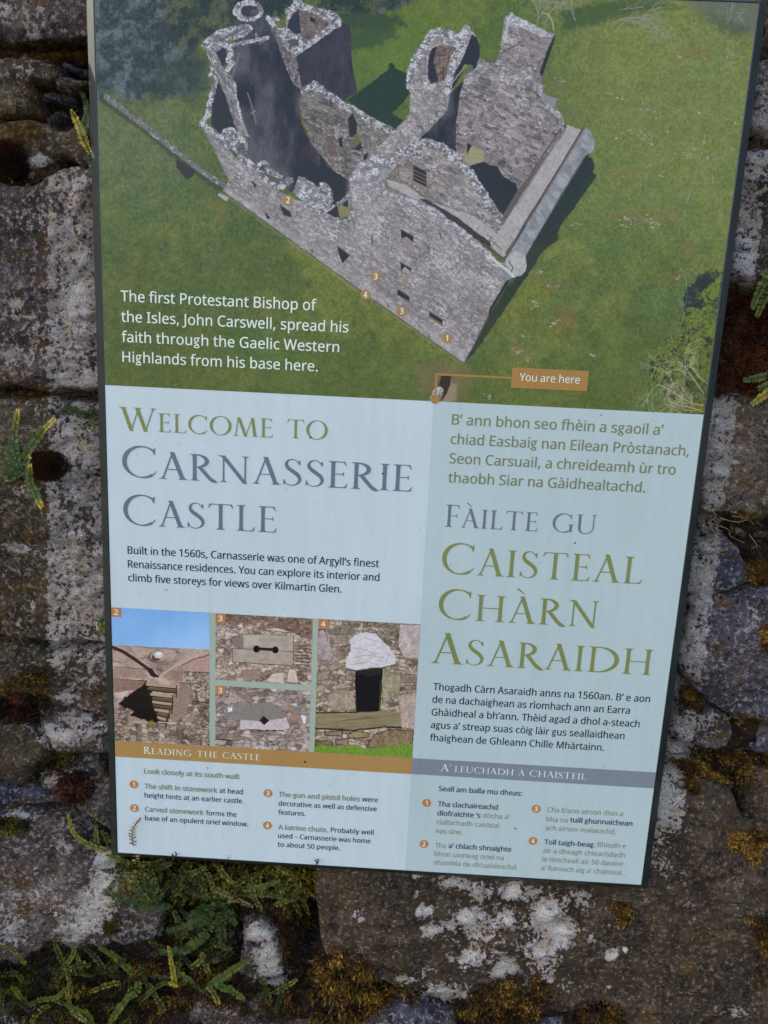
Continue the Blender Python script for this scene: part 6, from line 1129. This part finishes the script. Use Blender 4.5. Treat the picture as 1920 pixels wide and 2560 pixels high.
# withered frond lying against the lower left of the board face
root = thing('withered_frond', 'withered brown fern frond standing against the lower left corner of the board', 'fern', at(338, 2150, .02)); inv = Matrix.Translation(-root.location); R = random.Random(5)
P = [at(x, y, yy) for (x, y), yy in zip(smooth([(342, 2160), (336, 2128), (330, 2098), (334, 2070), (352, 2045)], 6), np.linspace(.006, -.010, 25))]
fr = link('frond', mesh_from('frond', *tube([inv @ p for p in P], .00045, 4)), STEM, root)
for M_, t in leaf_frames(P, .0052, R, gap=1.1, taper=.75):
    o = bpy.data.objects.new('leaflet', LD); C.objects.link(o); o.parent = fr; o.matrix_local = inv @ M_; o['tone'] = R.uniform(.2, .95)
# little tips that poke over the lower edge
tp = thing('plant_tip', 'small dark curled plant tip over the lower edge of the board', 'plant tip', at(434, 2142, -.004)); inv = Matrix.Translation(-tp.location)
link('stalk', mesh_from('stalk', *join([tube([inv @ at(x, y, -.004) for x, y in smooth(pp, 4)], .0009, 5) for pp in ([(433, 2152), (434, 2142), (430, 2136)], [(434, 2144), (440, 2139), (441, 2134)])])), STEM, tp)
tp = thing('plant_tip', 'small curled plant tip over the board edge below the word people', 'plant tip', at(792, 2160, -.004)); inv = Matrix.Translation(-tp.location)
link('stalk', mesh_from('stalk', *join([tube([inv @ at(x, y, -.004) for x, y in smooth(pp, 4)], .0008, 5) for pp in ([(790, 2168), (792, 2158), (788, 2150)], [(791, 2160), (796, 2154), (794, 2148)])])), STEM, tp)
tw = thing('twig', 'thin bare twig leaning over the lower edge of the board', 'twig', at(560, 2180, -.004)); inv = Matrix.Translation(-tw.location)
link('stalk', mesh_from('stalk', *tube([inv @ at(x, y, yy) for (x, y), yy in zip(smooth([(555, 2195), (563, 2165), (570, 2145), (574, 2136)], 4), np.linspace(.008, -.006, 13))], .0005, 4, lambda t: 1 - .7 * t)), STEM, tw)
# tangled small fronds whose leaflets are too small to pick apart
def small_fronds(label, spots, seed, tone=(.2, .8)):
    R = random.Random(seed); root = thing('fern', label, 'fern', surf(*spots[0][:2])[0]); inv = Matrix.Translation(-root.location)
    for (x, y, ang, ln, sz) in spots:
        pts = [(x, y)]; a = math.radians(ang); bend = R.uniform(-.35, .35)
        for q in range(3): a += bend; pts.append((pts[-1][0] + math.cos(a) * ln / 3, pts[-1][1] + math.sin(a) * ln / 3))
        P = curve3(pts, .005, R.uniform(.010, .022), 6); parts = [tube([inv @ p for p in P], .0004, 3)]; T_ = [.0] * len(parts[0][0]); t0 = R.uniform(*tone)
        for M_, t in leaf_frames(P, sz, R, gap=.8):
            M2 = inv @ M_; V = [M2 @ Vector(v) for v in ((0, 0, 0), (.35, .36, .06), (.8, .34, .05), (1, 0, 0), (.8, -.34, .05), (.35, -.36, .06))]; parts.append((V, [(0, 1, 2, 3), (0, 3, 4, 5)])); T_ += [min(1, max(0, t0 + R.uniform(-.2, .2)))] * 6
        me = mesh_from('frond', *join(parts)); a_ = me.attributes.new('tone', 'FLOAT', 'POINT'); a_.data.foreach_set('value', T_); link('frond', me, FERNJ, root)
R = random.Random(55)
small_fronds('tangle of small olive fern fronds hanging directly under the board left half', [(R.uniform(285, 560), R.uniform(2150, 2200), R.uniform(20, 160), R.uniform(45, 95), R.uniform(.0042, .0060)) for _ in range(38)], 61, (.15, .8))
small_fronds('small fern fronds under the board beside the brown stone', [(R.uniform(560, 760), R.uniform(2168, 2230), R.uniform(0, 180), R.uniform(45, 90), R.uniform(.0036, .0052)) for _ in range(20)], 62, (.1, .75))
small_fronds('dark little fronds behind the large spleenwort', [(R.uniform(420, 590), R.uniform(2210, 2400), R.uniform(0, 360), R.uniform(40, 80), R.uniform(.0045, .0062)) for _ in range(26)], 63, (.05, .5))
small_fronds('many small olive fronds in the moss at bottom left', [(R.uniform(-10, 350), R.uniform(2410, 2560), R.uniform(150, 390), R.uniform(45, 90), R.uniform(.0036, .0050)) for _ in range(20)], 64, (.1, .8))
small_fronds('small fronds in the rusty moss at bottom centre', [(R.uniform(340, 700), R.uniform(2410, 2540), R.uniform(180, 380), R.uniform(45, 85), R.uniform(.0036, .0050)) for _ in range(14)], 65, (.1, .8))
# ---- moss: many small shoots in one object per patch
def moss(label, poly, n_, mat, size=.0055, width=.0011, seed=1, down=0.0, lean=.7, tone=(.1, 1.0), leaves=4, holes=.42, round_=False):
    R = random.Random(seed); xs = [p[0] for p in poly]; ys = [p[1] for p in poly]; V, F, Tn = [], [], []; k = 0; tries = 0
    while k < n_ and tries < n_ * 6:
        tries += 1; x, y = R.uniform(min(xs), max(xs)), R.uniform(min(ys), max(ys))
        jx = (RT[int(x * .4) & 1023, int(y * .4) & 1023] - .5) * 16
        if not _in((x + jx, y + jx), poly): continue
        dens = float(fbm(np.array([x / 26.]), np.array([y / 26.]), seed, 3)[0])
        if dens < holes: continue
        p, nn = surf(x, y); k += 1
        base_t = tone[0] + (tone[1] - tone[0]) * min(1, max(0, (dens - holes) * 2.4 + R.uniform(-.28, .28)))
        ax = (nn * R.uniform(.3, 1) + Vector((R.uniform(-1, 1), R.uniform(-.4, 0), R.uniform(-.6, 1) - down)) * lean).normalized()
        L = size * 1.15 * R.uniform(.5, 1.25); tip = p + ax * L
        for q in range(leaves):
            t0 = R.uniform(0, .85); o = p.lerp(tip, t0) if leaves > 1 else p
            dr = (ax + Vector((R.uniform(-1, 1), R.uniform(-1, .3), R.uniform(-1, 1))) * .75).normalized(); ll = L * R.uniform(.35, .8)
            sd = dr.cross(Vector((R.uniform(-1, 1), R.uniform(-1, 1), R.uniform(-1, 1)))).normalized() * width * 1.25 * R.uniform(.6, 1.3) * .5
            mid = o + dr * ll * .45; e = o + dr * ll + Vector((0, 0, -ll * .15))
            b0 = len(V); V += [o, mid + sd, e, mid - sd]; F += [(b0, b0 + 1, b0 + 2), (b0, b0 + 2, b0 + 3)]
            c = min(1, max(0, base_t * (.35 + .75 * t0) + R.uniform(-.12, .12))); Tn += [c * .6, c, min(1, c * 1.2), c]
    me = mesh_from('moss', V, F); a = me.attributes.new('tone', 'FLOAT', 'POINT'); a.data.foreach_set('value', Tn)
    o = link('moss', me, mat); o['label'] = label; o['category'] = 'moss'; o['kind'] = 'stuff'; return o
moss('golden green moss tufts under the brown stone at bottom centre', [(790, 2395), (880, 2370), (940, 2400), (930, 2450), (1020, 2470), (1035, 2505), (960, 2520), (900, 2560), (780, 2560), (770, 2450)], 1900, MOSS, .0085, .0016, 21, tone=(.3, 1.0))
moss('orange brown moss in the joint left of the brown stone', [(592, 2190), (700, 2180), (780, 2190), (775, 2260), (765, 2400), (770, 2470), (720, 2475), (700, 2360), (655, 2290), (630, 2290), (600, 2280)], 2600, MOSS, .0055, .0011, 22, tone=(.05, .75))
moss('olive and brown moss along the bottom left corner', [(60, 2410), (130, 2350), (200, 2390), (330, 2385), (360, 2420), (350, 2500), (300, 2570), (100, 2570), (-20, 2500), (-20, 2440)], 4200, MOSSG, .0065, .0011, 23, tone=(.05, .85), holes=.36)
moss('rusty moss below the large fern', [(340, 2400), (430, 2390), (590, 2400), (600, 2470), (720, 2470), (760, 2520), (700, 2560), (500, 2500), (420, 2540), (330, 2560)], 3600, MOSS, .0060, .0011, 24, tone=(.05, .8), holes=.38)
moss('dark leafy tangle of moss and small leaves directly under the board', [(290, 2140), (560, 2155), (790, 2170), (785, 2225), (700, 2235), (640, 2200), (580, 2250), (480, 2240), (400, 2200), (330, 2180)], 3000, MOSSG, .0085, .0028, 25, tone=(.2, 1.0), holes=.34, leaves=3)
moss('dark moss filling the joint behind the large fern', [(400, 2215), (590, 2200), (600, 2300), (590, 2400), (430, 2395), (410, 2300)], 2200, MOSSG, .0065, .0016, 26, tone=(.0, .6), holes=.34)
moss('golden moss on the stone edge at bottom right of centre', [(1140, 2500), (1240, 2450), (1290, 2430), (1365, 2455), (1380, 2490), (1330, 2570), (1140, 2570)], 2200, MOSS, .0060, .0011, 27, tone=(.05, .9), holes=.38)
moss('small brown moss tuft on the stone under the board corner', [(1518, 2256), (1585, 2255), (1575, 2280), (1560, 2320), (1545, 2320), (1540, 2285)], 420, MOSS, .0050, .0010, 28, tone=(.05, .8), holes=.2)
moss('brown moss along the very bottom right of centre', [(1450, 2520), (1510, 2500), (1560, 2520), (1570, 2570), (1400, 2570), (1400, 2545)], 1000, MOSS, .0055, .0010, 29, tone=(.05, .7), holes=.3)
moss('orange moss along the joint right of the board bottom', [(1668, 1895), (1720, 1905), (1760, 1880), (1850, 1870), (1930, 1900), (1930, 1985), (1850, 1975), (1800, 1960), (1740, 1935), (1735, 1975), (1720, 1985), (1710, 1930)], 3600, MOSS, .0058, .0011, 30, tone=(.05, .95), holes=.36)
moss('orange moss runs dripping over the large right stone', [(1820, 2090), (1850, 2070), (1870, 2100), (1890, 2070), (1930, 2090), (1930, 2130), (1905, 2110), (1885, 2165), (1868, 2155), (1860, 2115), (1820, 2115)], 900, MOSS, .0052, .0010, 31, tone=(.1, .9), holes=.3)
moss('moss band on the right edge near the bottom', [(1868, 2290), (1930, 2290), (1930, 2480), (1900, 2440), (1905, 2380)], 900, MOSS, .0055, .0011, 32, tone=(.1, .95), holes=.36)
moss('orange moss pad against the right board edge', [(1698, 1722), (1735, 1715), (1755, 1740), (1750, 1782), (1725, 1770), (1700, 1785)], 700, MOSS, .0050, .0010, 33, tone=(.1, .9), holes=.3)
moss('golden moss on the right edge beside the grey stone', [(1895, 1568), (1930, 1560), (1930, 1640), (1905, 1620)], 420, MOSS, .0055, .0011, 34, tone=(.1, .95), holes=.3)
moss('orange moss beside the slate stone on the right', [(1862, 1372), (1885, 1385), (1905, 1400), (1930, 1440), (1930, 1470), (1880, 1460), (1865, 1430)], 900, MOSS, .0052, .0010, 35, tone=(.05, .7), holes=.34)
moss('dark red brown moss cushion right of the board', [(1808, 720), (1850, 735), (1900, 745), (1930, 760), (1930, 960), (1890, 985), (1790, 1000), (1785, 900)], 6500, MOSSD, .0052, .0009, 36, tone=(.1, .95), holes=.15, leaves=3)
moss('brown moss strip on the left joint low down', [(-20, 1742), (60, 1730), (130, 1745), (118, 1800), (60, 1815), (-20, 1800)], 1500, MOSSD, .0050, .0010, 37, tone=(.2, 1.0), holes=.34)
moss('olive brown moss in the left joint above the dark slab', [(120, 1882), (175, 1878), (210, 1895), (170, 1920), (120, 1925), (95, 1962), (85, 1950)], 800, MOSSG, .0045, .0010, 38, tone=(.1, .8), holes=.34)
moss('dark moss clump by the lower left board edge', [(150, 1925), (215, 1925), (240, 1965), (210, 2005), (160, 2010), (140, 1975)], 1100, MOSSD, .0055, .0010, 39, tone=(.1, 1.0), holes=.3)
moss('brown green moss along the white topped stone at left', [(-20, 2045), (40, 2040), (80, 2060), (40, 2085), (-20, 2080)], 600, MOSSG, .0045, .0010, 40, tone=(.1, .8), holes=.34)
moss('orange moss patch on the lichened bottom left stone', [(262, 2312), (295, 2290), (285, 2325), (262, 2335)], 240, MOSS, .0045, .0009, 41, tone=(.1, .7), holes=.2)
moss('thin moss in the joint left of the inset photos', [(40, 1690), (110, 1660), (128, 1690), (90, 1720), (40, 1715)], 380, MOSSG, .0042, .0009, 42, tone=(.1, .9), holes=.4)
def cushion(label, cx, cy, rx_, ry_, h, n_, seed):
    """domed moss cushion: a lumpy solid covered with short shoots"""
    c0, nn = surf(cx, cy); s = (c0 - (CAMP + OFF)).length / 1800
    a, b2 = rx_ * s, ry_ * s; R = random.Random(seed); root = thing('moss_cushion', label, 'moss', c0)
    V, F = [], []; nu, nv = 26, 12
    for j in range(nv):
        ph = math.pi / 2 * j / (nv - 1)
        for i in range(nu):
            th = 2 * math.pi * i / nu; r = math.sin(ph) if j else 0; k = 1 + .10 * math.sin(th * 3 + seed) + .06 * math.sin(th * 7)
            V.append((a * r * k * math.cos(th), -h * math.cos(ph) + .004 + (.008 if j == nv - 1 else 0), b2 * r * k * math.sin(th)))
    for j in range(nv - 1):
        for i in range(nu): F.append((j * nu + i, j * nu + (i + 1) % nu, (j + 1) * nu + (i + 1) % nu, (j + 1) * nu + i))
    me = mesh_from('cushion_core', V, F, True); at2 = me.attributes.new('tone', 'FLOAT', 'POINT'); at2.data.foreach_set('value', [.1] * len(V)); link('cushion_core', me, MOSSD, root)
    V2, F2, T2 = [], [], []
    for _ in range(n_):
        th = R.uniform(0, 6.283); r = R.random() ** .5; z = math.sqrt(max(0, 1 - r * r)); p = Vector((a * r * math.cos(th), -h * z, b2 * r * math.sin(th))) 
        d = Vector((r * math.cos(th) * .8 + R.uniform(-.4, .4), -z - .2, r * math.sin(th) * .8 + R.uniform(-.4, .4))).normalized(); L = .0034 * R.uniform(.5, 1.3); sd = d.cross(Vector((R.uniform(-1, 1), R.uniform(-1, 1), R.uniform(-1, 1)))).normalized() * .0004
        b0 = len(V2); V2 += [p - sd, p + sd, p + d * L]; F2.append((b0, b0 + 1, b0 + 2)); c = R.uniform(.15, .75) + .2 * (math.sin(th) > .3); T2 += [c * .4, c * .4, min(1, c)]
    me = mesh_from('shoots', V2, F2); at2 = me.attributes.new('tone', 'FLOAT', 'POINT'); at2.data.foreach_set('value', T2); link('shoots', me, MOSSD, root, kind='stuff')
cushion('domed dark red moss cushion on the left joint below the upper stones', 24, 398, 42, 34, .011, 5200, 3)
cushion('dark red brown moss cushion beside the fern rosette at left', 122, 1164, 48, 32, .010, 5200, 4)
# hair roots hanging in the right joint
RTM, n, l, b = nt('pale_root'); b.inputs['Base Color'].default_value = A_(150, 138, 116) + (1,); b.inputs['Roughness'].default_value = .7
rt = thing('hanging_roots', 'thin pale rootlets dangling in the dark joint right of the board', 'roots', at(1800, 1310, .03)); inv = Matrix.Translation(-rt.location); R = random.Random(8)
for pth in [[(1782, 1278), (1790, 1290), (1776, 1302), (1780, 1285)], [(1770, 1306), (1800, 1315), (1822, 1325), (1826, 1340), (1862, 1358)], [(1800, 1295), (1840, 1305), (1870, 1300), (1885, 1312)], [(1775, 1310), (1785, 1330), (1792, 1345)], [(1780, 1312), (1795, 1325), (1808, 1328)], [(1872, 1335), (1885, 1352), (1892, 1365), (1878, 1372)], [(1830, 1290), (1850, 1292), (1865, 1284), (1868, 1262)], [(1790, 1318), (1796, 1334), (1788, 1350)]]:
    link('rootlet', mesh_from('rootlet', *tube([inv @ at(x, y, .030) for x, y in smooth(pth, 5)], .00024, 4, lambda t: 1 - .5 * t)), RTM, rt)
